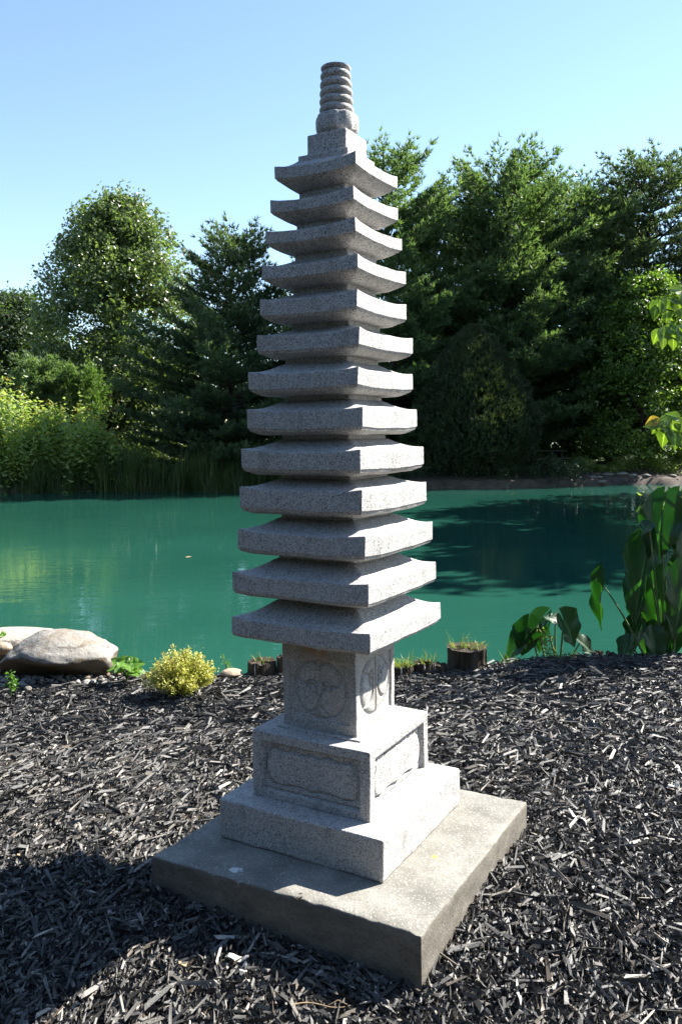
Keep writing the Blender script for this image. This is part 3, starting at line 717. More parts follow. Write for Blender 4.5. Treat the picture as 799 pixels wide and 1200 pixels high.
# behind the pagoda ----------------------------------------------
D = 38.
pine_tree('pine_tree', 'dark pine half hidden behind the middle tiers of the pagoda', xat(372, D), D, zat(300, D), zat(555, D),
          [(0, 2.6), (.4, 2.5), (.7, 1.6), (.9, .8), (1, .2)], M['pine_dark'], 35, None, .6, 6, (.02, .6), .9, .2, 0, 0, .03, 8)
D = 35.
pine_tree('pine_tree', 'tall feathery pine directly right of the pagoda top', xat(462, D), D, zat(196, D), zat(530, D),
          [(0, 3.2), (.25, 3.3), (.45, 3.1), (.65, 2.8), (.82, 2.3), (.93, 1.5), (1, .6)], M['pine'], 36, None, .6, 6, (.04, .8), 1.0, .2, -.3, .04, .03, 8)
D = 37.
pine_tree('pine_tree', 'broad full pine forming the highest rounded crown behind the dense yew', xat(585, D), D, zat(224, D), zat(520, D),
          [(0, 3.6), (.3, 3.8), (.5, 3.6), (.7, 3.2), (.85, 2.7), (.95, 1.9), (1, .8)], M['pine'], 37, None, .6, 7, (.02, .7), .92, .2, .2, 0, .03, 8)
D = 39.
pine_tree('pine_tree', 'dark pine between the broad full pine and the layered pine at right', xat(668, D), D, zat(243, D), zat(520, D),
          [(0, 3.4), (.3, 3.6), (.5, 3.4), (.7, 3.0), (.85, 2.5), (.95, 1.8), (1, .7)], M['pine'], 38, None, .6, 6, (.02, .7), 1.0, .2, 0, .05, .03, 8)
D = 39.
pine_tree('pine_tree', 'tall layered pine with open branches and sky gaps at far right', xat(752, D), D, zat(205, D), zat(500, D),
          [(0, 3.6), (.3, 3.9), (.5, 3.4), (.65, 2.9), (.8, 2.7), (.92, 1.9), (1, .6)], M['pine_dark'], 39, None, .85, 6, (.02, .5), 1.05, .19, .15, .12, .03, 8)
D = 40.
pine_tree('pine_tree', 'partly seen dark pine cut by the right edge of the picture', xat(838, D), D, zat(222, D), zat(520, D),
          [(0, 3.0), (.4, 3.0), (.7, 2.2), (.9, 1.2), (1, .4)], M['pine_dark'], 40, None, .7, 6, (.02, .6), 1.0, .2, 0, .05, .03, 8)
D = 44.
pine_tree('pine_tree', 'pine farther back filling the notch between the feathery pine and the broad full pine', xat(524, D), D, zat(256, D), zat(480, D),
          [(0, 3.2), (.4, 3.2), (.7, 2.6), (.9, 1.9), (1, .8)], M['pine'], 41, None, .8, 5, (.02, .6), .8, .26, 0, .05, .04, 8)
pine_tree('pine_tree', 'pine farther back filling the notch left of the layered pine', xat(708, D), D, zat(240, D), zat(480, D),
          [(0, 3.2), (.4, 3.2), (.7, 2.6), (.9, 1.9), (1, .8)], M['pine_dark'], 42, None, .8, 5, (.02, .6), .8, .26, 0, .05, .04, 8)
# dense dark yew
def yew(label, X, Y, ztop, prof, seed, mat, n=17000, cat='yew'):
    r = np.random.default_rng(seed); gz = ground_z(X, Y); t = thing('yew_tree', label, cat, (X, Y, gz))
    H = ztop-gz; wd = MB()
    for q in range(3): tube(wd, [[.1*q-.1, 0, -.2], [.25*(q-1), .1*q, H*.4], [.5*(q-1), 0, H*.8]], [.12, .08, .02], 7)
    wd.build('trunk', M['bark'], t)
    zf = r.random(n)**1.1; az = r.random(n)*2*PI; d = np.stack([np.cos(az), np.sin(az), zf*2.2], 1)
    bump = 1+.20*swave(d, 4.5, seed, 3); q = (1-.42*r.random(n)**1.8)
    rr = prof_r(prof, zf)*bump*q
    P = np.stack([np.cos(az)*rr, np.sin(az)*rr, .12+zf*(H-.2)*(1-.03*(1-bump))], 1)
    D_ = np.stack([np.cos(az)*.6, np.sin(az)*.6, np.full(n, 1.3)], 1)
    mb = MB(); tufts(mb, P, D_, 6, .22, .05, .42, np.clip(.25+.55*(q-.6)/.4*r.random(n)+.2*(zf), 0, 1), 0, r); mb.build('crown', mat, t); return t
D = 33.4
yew('dense dark rounded yew on the far bank right of the pagoda', xat(553, D), D, zat(388, D), [(0, 1.6), (.12, 2.2), (.35, 2.4), (.6, 1.9), (.8, 1.25), (.93, .6), (1, .15)], 51, M['yew'])
D = 36.
yew('smaller dark yew mostly hidden behind the middle of the pagoda', xat(478, D), D, zat(440, D), [(0, 1.5), (.4, 1.7), (.8, .8), (1, .1)], 52, M['yew'], 7000)
D = 35.5
broadleaf_tree('broadleaf_tree', 'bright green leafy tree overhanging the right shore with deep shade beneath', xat(752, D), D, zat(338, D), zat(545, D),
               [(0, 2.2), (.3, 2.3), (.6, 2.2), (.8, 1.7), (.93, 1.0), (1, .4)], 130, 270, .15, .56, M['bright'], 23, None, 0, .13)
D = 39.
broadleaf_tree('broadleaf_tree', 'dark leafy tree with leaning trunk over the sandy shore at the right edge', xat(838, D), D, zat(400, D), zat(535, D),
               [(0, 2.0), (.4, 2.1), (.8, 1.4), (1, .5)], 80, 240, .16, .6, M['maple_far'], 24, None, -.2, .2)

# far woods closing the view behind the trees ----------------------
def woods():
    r = np.random.default_rng(61); n = 26000; x = r.uniform(-45, 48, n); y = 50+r.normal(0, 1.6, n)+.004*x*x
    top = 5.0+1.2*np.sin(x*.35)+.8*np.sin(x*.9+1)+np.where(x > 2, 2.6, 1.6)+.5*np.sin(x*2.3)
    z = top*r.random(n)**.75
    P = np.stack([x, y, z-.1], 1); mb = MB(); leaves(mb, P, r.normal(size=(n, 3))+[.2, -.6, .7], .62, np.clip(r.normal(.35, .2, n), 0, 1), 0, .7, r)
    return mb
M['woods'] = mat_leaf('woodland_foliage', [(.016, .030, .012), (.038, .060, .020), (.066, .092, .036)], .25, .85, .15)
tag(woods().build('far_woods', M['woods']), 'dark band of far woods closing the gaps behind the trees', 'woods', kind='stuff')

# bank vegetation --------------------------------------------------
def blades(mb, x, y, h, w_, rnd, mat=0, lean=.25, r=RNG):
    z = terrain(x, y)-.05; n = len(x); a = r.random(n)*2*PI; L = np.abs(r.normal(0, lean, n))*h
    d = np.stack([np.cos(a), np.sin(a), 0*a], 1); s = np.stack([-np.sin(a), np.cos(a), 0*a], 1)*(w_/2)
    b = np.stack([x, y, z], 1); m1 = b+d*(L*.3)[:, None]+np.array([0, 0, 1])*(h*.6)[:, None]; tp = b+d*L[:, None]+np.array([0, 0, 1])*h[:, None]
    V = np.stack([b-s, b+s, m1-s*.8, m1+s*.8, tp], 1); o = np.arange(n)[:, None]*5
    F = np.concatenate([o+[0, 1, 3], o+[0, 3, 2], o+[2, 3, 4]]); mb.add(V.reshape(-1, 3), F, np.tile(rnd, 3), mat)
r = np.random.default_rng(71); n = 13000
x = r.uniform(-17.5, -.2, n); x += .35*np.sin(x*5.3)*r.random(n); y = far_y(x)+.02+2.1*r.random(n)**1.5
mb = MB(); blades(mb, x, y, (.3+1.1*r.random(n)**1.4)*(1+.28*np.sin(x*2.1)+.2*np.sin(x*6.3+1))*np.interp(x, [-15, -12, -10.5], [.35, .5, .95]), .032, np.clip(r.normal(.45, .25, n), 0, 1), 0, .42, r)
tag(mb.build('reeds', M['reed']), 'thick green reeds and grasses along the left water edge', 'reeds', kind='stuff')
def shrub_mass(name, label, x0, x1, yc, topf, n, mats, seed, leafs=.10, fl=0, cat='shrubs'):
    r = np.random.default_rng(seed); mb = MB(); k = n//26; sx = r.uniform(x0, x1, k); sy = yc+r.normal(0, .7, k)
    st = topf(sx)*(.66+.24*r.random(k)+.34*swave(np.stack([sx, sy*.6, 0*sx], 1), 2.6, seed, 2)); P = []; N = []; R = []; FP = []
    for i in range(k):
        gz = ground_z(sx[i], sy[i]); h = st[i]-gz; ln = r.normal(0, .12, 2)*h; q = np.linspace(.12, 1, 26)+r.normal(0, .02, 26)
        c = np.stack([sx[i]+ln[0]*q, sy[i]+ln[1]*q, gz+h*q], 1); a = np.arange(26)*2.4+r.random()*6; rad = (.10+.13*r.random(26))*(1.15-q*.6)
        P.append(c+np.stack([np.cos(a)*rad, np.sin(a)*rad, -.02+0*a], 1)); N.append(np.stack([np.cos(a)*.5, np.sin(a)*.5, .9+0*a], 1)+r.normal(size=(26, 3))*.3); R.append(np.clip(.25+.4*q+.2*r.normal(size=26), 0, 1))
        if i % 6 == 0: tube(mb, c[[0, 12, 25]], [.012, .01, .004], 4, .3, 0, False)
        if fl and r.random() < fl: FP.append(c[-1]+r.normal(size=(9, 3))*[.07, .07, .08])
    leaves(mb, np.concatenate(P), np.concatenate(N), leafs, np.concatenate(R), 0, .52, r)
    if FP:
        FP = np.concatenate(FP); leaves(mb, FP, r.normal(size=FP.shape)+[0, -.3, 1], .07, r.random(len(FP)), 1, .8, r)
    o = mb.build(name, mats); return tag(o, label, cat, kind='stuff')
shrub_mass('flowering_shrubs', 'sunlit pale green shrubs with yellow flower heads on the left bank', -20.5, -8.5, 32.6, lambda x: np.interp(x, [-15, -12.5, -10.5, -9, -8], [3.7, 3.4, 2.8, 1.9, 1.2]), 38000, [M['herb'], M['flower']], 72, .20, .16)
shrub_mass('low_shrubs', 'shaded low shrubs between the reeds and the dark open pine', -9.2, 1.5, 33.3, lambda x: 1.15+.35*np.sin(x*1.3), 14000, [M['herb'], M['flower']], 73, .10, .06)
shrub_mass('bank_plants', 'dark low plants along the shaded far shore right of the pagoda', 1.0, 9.5, 32.6, lambda x: .55+.22*np.sin(x*1.7)+.15*np.sin(x*4.1), 11000, [M['maple_far'], M['flower']], 74, .09, 0)
shrub_mass('sunlit_shrubs', 'bright green shrubs glimpsed through the gap behind the picnic table', 6.0, 13.5, 39.5, lambda x: 1.6+.7*np.sin(x*1.6+.6), 9000, [M['bright'], M['flower']], 75, .13, .1)
shrub_mass('shore_plants', 'low plants growing at the back of the sandy right shore', 9.5, 17, 34.6, lambda x: .6+.25*np.sin(x*2.2), 6000, [M['herb'], M['flower']], 76, .09, 0)

# picnic table on the far lawn ------------------------------------
D = 34.6; X0 = xat(636, D); G = ground_z(X0, D)
t = thing('picnic_table', 'dark wooden picnic table in the shade on the far bank', 'picnic table', (X0, D, G+.02), .15)
def box(mb, c, s, rnd=.5):
    x, y, z = c; a, b, d = [q/2 for q in s]
    V = [(x+i*a, y+j*b, z+k*d) for i in (-1, 1) for j in (-1, 1) for k in (-1, 1)]
    mb.add(V, [[0, 1, 3, 2], [4, 6, 7, 5], [0, 4, 5, 1], [2, 3, 7, 6], [0, 2, 6, 4], [1, 5, 7, 3]], rnd)
for q in range(5):
    mb = MB(); box(mb, (0, (q-2)*.15, .74), (1.85, .135, .04)); mb.build('tabletop_board', M['table'], t)
for s in (-1, 1):
    mb = MB(); box(mb, (0, s*.68, .44), (1.85, .25, .04)); mb.build('bench_board', M['table'], t)
    for e in (-.7, .7):
        mb = MB(); tube(mb, [(e, s*.62, 0), (e, s*.2, .72)], .045, 4); mb.build('leg', M['table'], t)
for e in (-.7, .7):
    mb = MB(); box(mb, (e*1.06, 0, .41), (.045, 1.45, .09)); mb.build('cross_beam', M['table'], t)

# ------------------------------------------------------------------ rocks
def mat_rock(name, top, side, dark):
    t = NT(name); p = t.pos(); n = t.noise(6, 7, .65, p)
    c = t.ramp(n, [(.3, side), (.5, top), (.75, tuple(min(1, q*1.2) for q in top))])
    nz = t.xyz(t.n('ShaderNodeNewGeometry').outputs['Normal'])[2]
    f = t.mapr(t.math('ADD', nz, t.mapr(t.noise(14, 5, .7, p), .3, .7, -.22, .22)), .12, .3)
    c = t.mix(f, t.mix(t.noise(9, 5, .6, p), side, dark), c)
    cr = t.mapr(t.noise(5, 8, .75, t.scalev(p, 1, 1, 3.5), .6), .56, .60)
    c = t.mix(t.math('MULTIPLY', cr, .7), c, dark); c = t.mix(t.mapr(t.noise(3.5, 6, .7, p), .5, .65, 0, .5), c, tuple(q*.62 for q in top))
    return t.done(t.princ(c, .9, t.bump(t.math('ADD', t.noise(22, 6, .7, p), t.math('MULTIPLY', n, 2.)), .8, .012), .25))
M['rock'] = mat_rock('limestone_boulder', (0.2376, 0.2232, 0.198), (0.1584, 0.1152, 0.072), (0.072, 0.054, 0.036))
M['rock_tan'] = mat_rock('tan_stone', (0.3312, 0.2592, 0.1872), (0.288, 0.2088, 0.1368), (0.144, 0.1008, 0.0648))
M['rock_pale'] = mat_rock('pale_flat_stone', (0.3168, 0.288, 0.2448), (0.216, 0.1728, 0.1224), (0.1008, 0.0792, 0.0576))
M['pebble'] = mat_plain('river_pebble', [(0.144, 0.1368, 0.1296), (0.2448, 0.2304, 0.2088), (0.3744, 0.3384, 0.288)], .7, 9)
def rock(name, label, c, s, seed, mat, cat='boulder', flat=.0, under=0., rz=0., sub=4, group=None, rough=.10, parent=None, cuts=5):
    bm = bmesh.new(); bmesh.ops.create_icosphere(bm, subdivisions=sub, radius=1); P = np.array([v.co[:] for v in bm.verts]); d = unit(P)
    rg = np.random.default_rng(seed)
    for _ in range(cuts):
        n_ = unit(rg.normal(size=3)*[1, 1, .6]); h = .72+.18*rg.random(); e = np.maximum(d*1. @ n_*1.-h, 0); P -= n_*(e*.85)[:, None]
    P = P*(1+rough*swave(d, 2.0, seed, 4)[:, None]+.05*swave(d, 7, seed+1, 4)[:, None])
    if flat: P[:, 2] = np.where(P[:, 2] > flat, flat+(P[:, 2]-flat)*.22, P[:, 2])
    if under:    # undercut on the side turned to the camera
        k = np.clip(-P[:, 1], 0, 1)*np.clip((.42-P[:, 2])/.9, 0, 1)**.8; P[:, 1] += k*under*.9
    P *= s
    for v, p in zip(bm.verts, P): v.co = p
    me = bpy.data.meshes.new(name); bm.to_mesh(me); bm.free(); me.shade_smooth(); me.materials.append(mat)
    o = link(name, me, parent, c); o.rotation_euler = (0, 0, rz)
    if label: tag(o, label, cat, group)
    return o
rock('boulder', 'large smooth grey boulder with a brown undercut side at the left of the mulch bed', at(76, 800, 5.42)+[0, 0, .095], (.40, .32, .255), 5, M['rock'], under=1.05, rough=.09, sub=5, cuts=5)
rock('boulder', 'flat topped lighter boulder behind the large smooth one', at(14, 762, 6.05)+[0, 0, .06], (.36, .25, .17), 8, M['rock_pale'], flat=.40, rz=.2, rough=.05, sub=4)
for k, (px, py, Yd, s, lab) in enumerate([(4, 760, 5.75, .06, 'tan stone below the flat boulder at the left edge, the upper one'), (-2, 786, 5.5, .075, 'pale tan stone at the left edge beside the large boulder'), (14, 772, 5.8, .045, 'small tan stone in the corner between both boulders')]):
    rock('stone', lab, at(px, py, Yd), (s*1.2, s, s*.75), 30+k, M['rock_tan'], 'stone', sub=3)
rock('stone', 'low flat brown stone in the mulch edge right of the golden shrub', at(270, 789, 5.3), (.085, .06, .03), 44, M['rock_tan'], 'stone', sub=3)
r = np.random.default_rng(81); pm = []
for k in range(4):
    o_ = bmesh.new(); bmesh.ops.create_icosphere(o_, subdivisions=2, radius=1); rg = np.random.default_rng(k)
    for v in o_.verts: v.co = Vector(np.array(v.co)*(1+.12*swave(np.array(v.co)[None], 2.2, k, 2)[0])*np.array([1.2, .9, .6]))
    me = bpy.data.meshes.new('river_pebble'); o_.to_mesh(me); o_.free(); me.shade_smooth(); me.materials.append([M['pebble'], M['rock_tan'], M['pebble'], M['rock']][k]); pm.append(me)
for k in range(170):
    x = -2.55+1.1*r.random(); y = (5.02 if x < -1.95 else 5.14)+.30*r.random()
    o = link('river_pebble', pm[k % 4], None, (x, y, mulch_h(np.array([x]), np.array([y]))[0]+.018+.012*r.random())); sz = .010+.020*r.random()**2
    o.scale = (sz, sz*.9, sz); o.rotation_euler = (r.normal()*.3, r.normal()*.3, r.random()*6)
    tag(o, 'small rounded river pebble at the foot of the large boulder', 'pebble', 'river pebbles under the boulders')
# stones at the far shore
rs = np.random.default_rng(83)
for k in range(13):
    px = rs.uniform(655, 810); X0 = xat(px, 32.0); y = float(far_y(np.array([X0]))[0])+rs.uniform(.35, 1.3); s = rs.uniform(.07, .2)
    o = rock('shore_stone', 'stone lying on the sandy far shore at right under the overhanging trees', (X0, y, ground_z(X0, y)+s*.2), (s*1.4, s, s*.6), 90+k, M['rock'], 'stone', sub=2, group='stones along the sandy far shore')
# ------------------------------------------------------------------ log posts along the bed edge
def post(label, pxc, pyt, pyb, wpx, Yd, seed, group='timber posts edging the mulch bed', rag=.3):
    c = at(pxc, pyb, Yd); R_ = wpx/2*Yd/970.9; h = (pyb-pyt)*Yd/970.9; base = c[2]-.25; H = h+.25
    t = thing('timber_post', label, 'timber post', (c[0], Yd+R_*.6, base), 0, group)
    rg = np.random.default_rng(seed); n = 44; k = 16; th = np.arange(n)/n*2*PI; zz = np.linspace(0, H, k)
    rid = 1+.03*np.sin(th*3+seed)+.018*np.sin(th*13+2*seed)+.012*rg.normal(size=n)
    rad = R_*rid[None]*(1+.02*np.sin(zz*30)[:, None])
    V = np.stack([rad*np.cos(th), rad*np.sin(th), np.repeat(zz[:, None], n, 1)], -1)
    rim = rg.normal(0, .003+.012*rag, n); rim = (rim+np.roll(rim, 1))*.5; V[-1, :, 2] += rim; V[-2, :, 2] += rim*.6
    V = np.concatenate([V, (V[-1]*[.8, .8, 1]+[0, 0, -.006])[None], (V[-1]*[.4, .4, 1]+[0, 0, -.016*rag])[None], (V[-1]*[.02, .02, 1]+[0, 0, -.01*rag])[None]]); kk = len(V)
    mb = MB(); i, j = np.meshgrid(np.arange(kk-1), np.arange(n), indexing='ij'); i = i.ravel(); j = j.ravel(); jn = (j+1) % n
    mb.add(V.reshape(-1, 3), np.stack([i*n+j, i*n+jn, (i+1)*n+jn, (i+1)*n+j], 1), .5, 0, True)
    merge(mb.build('log', M['post'], t), angle=38)
    for q in range(3 if wpx > 15 else 1):   # pale split fibres
        a = -PI/2+rg.uniform(-1, 1); mb = MB(); L = h*rg.uniform(.4, .85); w_ = .007+.006*rg.random()
        b = np.array([math.cos(a)*R_*1.06, math.sin(a)*R_*1.06, H-L]); tube(mb, [b, b+[0, 0, L*.5], b+[0, .004, L]], [w_*.5, w_*.6, w_*.3], 5); mb.build('split_fibre', M['pale'] if (q == 0 and wpx < 45) else M['post'], t)
    return (c[0], Yd+R_*.6, base+H, R_)
tops = []
tops.append(post('short rotting post with whitish splits just left of the pagoda shaft', 306, 776, 793, 34, 5.31, 1, rag=.6))
tops.append(post('dark post half hidden behind the left side of the pagoda shaft', 330, 769, 795, 12, 5.33, 2))
tops.append(post('low brown post overgrown with grass just right of the pagoda shaft', 473, 781, 795, 24, 5.31, 3, rag=.2))
tops.append(post('low post with pale split face, second to the right of the pagoda shaft', 497, 777, 794, 24, 5.35, 4, rag=.7))
tops.append(post('low black post touching the left side of the largest stump', 517, 779, 794, 17, 5.36, 5, rag=.3))
tops.append(post('largest and tallest round stump of the edging with grass on top', 549, 760, 793, 47, 5.42, 6, rag=.35))
tops.append(post('small dark post top at right, left one of a pair', 702, 764, 776, 11, 5.72, 7))
tops.append(post('small dark post top at right, right one of a pair', 715, 765, 776, 10, 5.72, 8))

def grass_tuft(label, c, rad, h, n, seed, mat, cat='grass tuft', group=None, name='grass_tuft'):
    r = np.random.default_rng(seed); a = r.random(n)*2*PI; q = np.sqrt(r.random(n))*rad; b = np.stack([np.cos(a)*q, np.sin(a)*q, 0*a], 1)
    hh = h*(.4+.8*r.random(n)); d = unit(np.stack([np.cos(a)*.5, np.sin(a)*.5, 1+0*a], 1)+r.normal(size=(n, 3))*.25); s = unit(np.cross(d, r.normal(size=(n, 3))))*.0022
    m1 = b+d*(hh*.55)[:, None]; tp = m1+unit(d+r.normal(size=(n, 3))*.4-[0, 0, .25])*(hh*.5)[:, None]
    V = np.stack([b-s, b+s, m1-s, m1+s, tp], 1); o = np.arange(n)[:, None]*5; mb = MB()
    mb.add(V.reshape(-1, 3), np.concatenate([o+[0, 1, 3], o+[0, 3, 2], o+[2, 3, 4]]), np.tile(r.random(n), 3))
    return tag(mb.build(name, mat, None, c), label, cat, group)
M['grass'] = mat_leaf('sunlit_grass', [(.07,.12,.02),(.17,.20,.05),(.36,.32,.13)], .4, .5, .4)
T_ = tops
grass_tuft('sparse green grass growing on the rotting post left of the shaft', np.array(T_[0][:3])-[0, 0, .01], .05, .06, 22, 1, M['grass'])
grass_tuft('dense yellow green grass on the low brown post by the shaft', np.array(T_[2][:3])-[0, 0, .01], .07, .10, 70, 2, M['grass'])
grass_tuft('thin grass on the low post with pale split face', np.array(T_[3][:3])-[-.03, 0, .01], .05, .09, 24, 3, M['grass'])
grass_tuft('tall grass on the left half of the top of the largest stump', np.array(T_[5][:3])-[.06, 0, .02], .03, .14, 26, 4, M['grass'])
grass_tuft('short dry grass on the right half of the top of the largest stump', np.array(T_[5][:3])-[-.05, 0, .02], .06, .075, 60, 5, M['grass'])

# ------------------------------------------------------------------ single leaves
def leaf_mesh(name, L, W, lobe, fold, droop, mat, seed, ruffle=.02, nu=15, ns=11, point=1.0, rnd=None):
    """heart shaped blade: base at origin, tip towards +y, upper side +z"""
    r = np.random.default_rng(seed); t = np.linspace(0, 1, nu); s = np.linspace(-1, 1, ns); T, S = np.meshgrid(t, s, indexing='ij')
    prof = np.where(T < .32, .06+.94*np.sqrt(np.clip(T/.32, 0, 1)), 1-np.clip((T-.32)/.68, 0, 1)**1.35)*(1+.035*np.sin(T*31+seed))
    prof = np.where(T > .98, .01, prof)
    x = S*W/2*prof; y = L*T-lobe*L*np.abs(S)**1.6*(1-T)**1.4
    z = fold*np.abs(x)-droop*L*T**2+ruffle*L*np.sin(T*13+S*2+seed)*np.abs(S)**2*prof
    vein = np.maximum(np.exp(-(S/.07)**2), .7*np.exp(-((((T*5.5+np.abs(S)*1.4) % 1)-.5)/.07)**2))
    mb = MB(); mb.add(np.stack([x, y, z], -1).reshape(-1, 3), grid_faces(nu, ns, flip=True), r.random() if rnd is None else rnd, 0, True)
    me = mb.mesh(name, mat); a = me.attributes.new('vein', 'FLOAT', 'POINT'); a.data.foreach_set('value', vein.ravel().astype(np.float32)); return me
def place_leaf(name, me, base, tip, nrm, parent):
    base = np.array(base, float); d = np.array(tip, float)-base; y = Vector(d).normalized(); n = Vector(nrm); x = y.cross(n).normalized(); z = x.cross(y)
    o = link(name, me, parent); o.matrix_local = Matrix.Translation(Vector(base)) @ Matrix((x, y, z)).transposed().to_4x4(); return o

# golden spirea-like shrub
c = at(212, 812, z=.01); t = thing('golden_shrub', 'small bright yellow leaved shrub on the mulch near the water edge', 'shrub', c)
r = np.random.default_rng(91); wd = MB(); P = []; N = []; R = []; MT = []
for k in range(190):
    a = r.random()*6.28; q = r.random()**.6; tip = np.array([math.cos(a)*.225*q, math.sin(a)*.20*q, .055+.20*(1-q**2.2*.72)*(.62+.50*r.random()+.16*math.sin(a*3+1))]); b = tip*[.25, .25, 0]
    tube(wd, [b, b*.5+tip*.5+[0, 0, .02], tip], [.002, .0015, .0008], 4, cap=False)
    n = 42; u = .25+.75*r.random(n)**.8; c_ = b+(tip-b)*u[:, None]; P.append(c_+r.normal(size=(n, 3))*.011); N.append(r.normal(size=(n, 3))+[0, -.1, .8]); R.append(np.clip(.35+.4*u+.2*r.normal(size=n), 0, 1)); MT.append(np.where(r.random(n) < (.5 if (k % 9 == 0 and tip[0] < 0) else .02), 1, 0))
wd.build('stems', M['twig'], t); mb = MB(); P = np.concatenate(P); N = np.concatenate(N); R = np.concatenate(R); MT = np.concatenate(MT)
for q in (0, 1): leaves(mb, P[MT == q], N[MT == q], .018, R[MT == q], q, .5, r)
mb.build('foliage', [M['golden'], M['rosy']], t)
# little lobed green plant
c = at(149, 795, z=.02); t = thing('leafy_plant', 'low bright green plant with broad lobed leaves between boulder and golden shrub', 'plant', c)
r = random.Random(5)
for k in range(11):
    a = k*2.4; q = .03+.06*r.random(); me = leaf_mesh('leaf', .085, .09, .35, .25, .25, M['lobed'], k, .09)
    b = np.array([math.cos(a)*q*.6, math.sin(a)*q*.5, .05+.05*r.random()]); tp = b+[math.cos(a)*.07, math.sin(a)*.05-.02, .03*r.uniform(-.4, 1)]
    place_leaf('leaf', me, b, tp, (math.cos(a)*.3, -.6, .8), t)
    mb = MB(); tube(mb, [(0, 0, -.02), b*.5+[0, 0, .01], b], .0025, 5); mb.build('stalk', M['stem'], t)
def weed(label, c, h, n, seed, mat, leaf=.02):
    t = thing('weed', label, 'weed', c); r = np.random.default_rng(seed); st = MB(); P = []; N = []
    for k in range(n):
        a = r.random()*6.28; tp = np.array([math.cos(a)*h*.3, math.sin(a)*h*.3, h*(.6+.5*r.random())]); tube(st, [[0, 0, -.02], tp*.5+[0, 0, .01], tp], .0013, 4, cap=False)
        m_ = 16; u = .2+.8*r.random(m_); P.append(tp*u[:, None]+r.normal(size=(m_, 3))*leaf*.5); N.append(r.normal(size=(m_, 3))+[0, 0, 1])
    st.build('stems', M['stem'], t); P = np.concatenate(P); mb = MB(); leaves(mb, P, np.concatenate(N), leaf, r.random(len(P)), 0, .55, r); mb.build('foliage', mat, t); return t
weed('tiny green weed among the pebbles at the left edge', at(13, 812, z=.01), .12, 6, 3, M['lobed'], .024)
weed('green leafy sprig cut by the left edge above the tan stones', at(-3, 768, 5.9), .16, 12, 4, M['lobed'], .04)
weed('thin green sprig behind the low flat stone beside the golden shrub', at(268, 788, 5.55), .13, 3, 6, M['lobed'], .02)
weed('pale green upright sprig in front of the small elephant ear clump', at(643, 777, 5.6), .24, 5, 8, M['herb'], .028)
grass_tuft('short green grass at the foot of the small elephant ear clump', at(660, 778, 5.6), .09, .10, 90, 9, M['grass'])
grass_tuft('thin green grass between the elephant ear clump and the largest stump', at(598, 778, 5.6), .06, .10, 30, 10, M['grass'])

# ------------------------------------------------------------------ elephant ears
def taro(label, base, specs, seed, Yd):
    t = thing('elephant_ear_plant', label, 'plant', base); r = random.Random(seed); b0 = np.array(base)
    for k, (bx, by, tx, ty, wpx, nrm, dy, fold) in enumerate(specs):
        B = at(bx, by, Yd+dy); dz = r.uniform(-.05, .05); T = at(tx, ty, Yd+dy+dz); L = float(np.linalg.norm(T-B)); W = wpx*Yd/970.9
        me = leaf_mesh('leaf', L*1.0, W, .42, fold, .10, M['taro'], seed*10+k, .085, 27, 17, rnd=r.random())
        place_leaf('leaf', me, B-b0, T-b0, nrm, t)
        root = np.array([r.uniform(-.06, .06), r.uniform(-.03, .03), -.15]); e = B-b0; mid = root*.5+e*.5+np.array([0, 0, .06+abs(e[0])*.15])
        q = np.linspace(0, 1, 9)[:, None]; pts = (1-q)**2*root+2*q*(1-q)*mid+q*q*e
        mb = MB(); tube(mb, pts, np.linspace(.011, .0045, 9), 7); mb.build('leaf_stalk', M['stem'], t)
    return t
b1 = at(650, 790, 5.75)
taro('smaller elephant ear clump right of the largest stump at the bed edge', b1, [
    (627, 733, 583, 781, 34, (-.5, -.5, .6), .05, .5), (618, 734, 612, 770, 40, (.1, -1, .5), .0, .3), (640, 735, 630, 765, 26, (-.7, -.6, .3), .1, .8),
    (660, 727, 676, 759, 46, (.35, -.75, .55), -.05, .35), (650, 728, 637, 722, 26, (-.2, -.3, 1), -.02, .3), (680, 752, 700, 771, 26, (.2, -.6, .8), .05, .3)], 3, 5.75)
b2 = at(778, 800, 5.7)
taro('large elephant ear plant with big hanging dark leaves at the right edge', b2, [
    (776, 598, 765, 665, 56, (-.1, -.9, .4), 0, .25), (757, 648, 738, 737, 44, (-.75, -.6, .2), .05, .7), (705, 684, 701, 741, 22, (-.8, -.5, .2), .1, 1.1),
    (795, 600, 800, 660, 55, (.3, -.8, .5), .2, .3), (775, 690, 762, 765, 52, (-.2, -1, .3), .1, .3), (800, 680, 792, 752, 60, (.2, -1, .4), -.1, .3),
    (748, 730, 735, 771, 30, (-.6, -.7, .3), .2, .6), (812, 640, 818, 720, 70, (.1, -1, .3), .1, .3), (768, 720, 752, 774, 40, (-.4, -.8, .2), .25, .5),
    (790, 735, 778, 776, 44, (0, -1, .3), 0, .3), (752, 700, 744, 748, 34, (-.5, -.8, .1), .35, .5), (765, 745, 768, 778, 34, (.1, -.8, .5), -.1, .4), (735, 752, 726, 776, 22, (-.5, -.6, .6), .1, .6), (793, 588, 782, 632, 46, (-.1, -.7, .6), .3, .3), (760, 615, 752, 625, 26, (0, -.2, 1), -.1, .2), (835, 620, 850, 700, 70, (.3, -1, .3), .2, .3),], 4, 5.7)
weed('glossy pale leaved sprig at the top of the large elephant ear plant', at(772, 625, 5.95), .3, 9, 12, M['redbud'], .075)

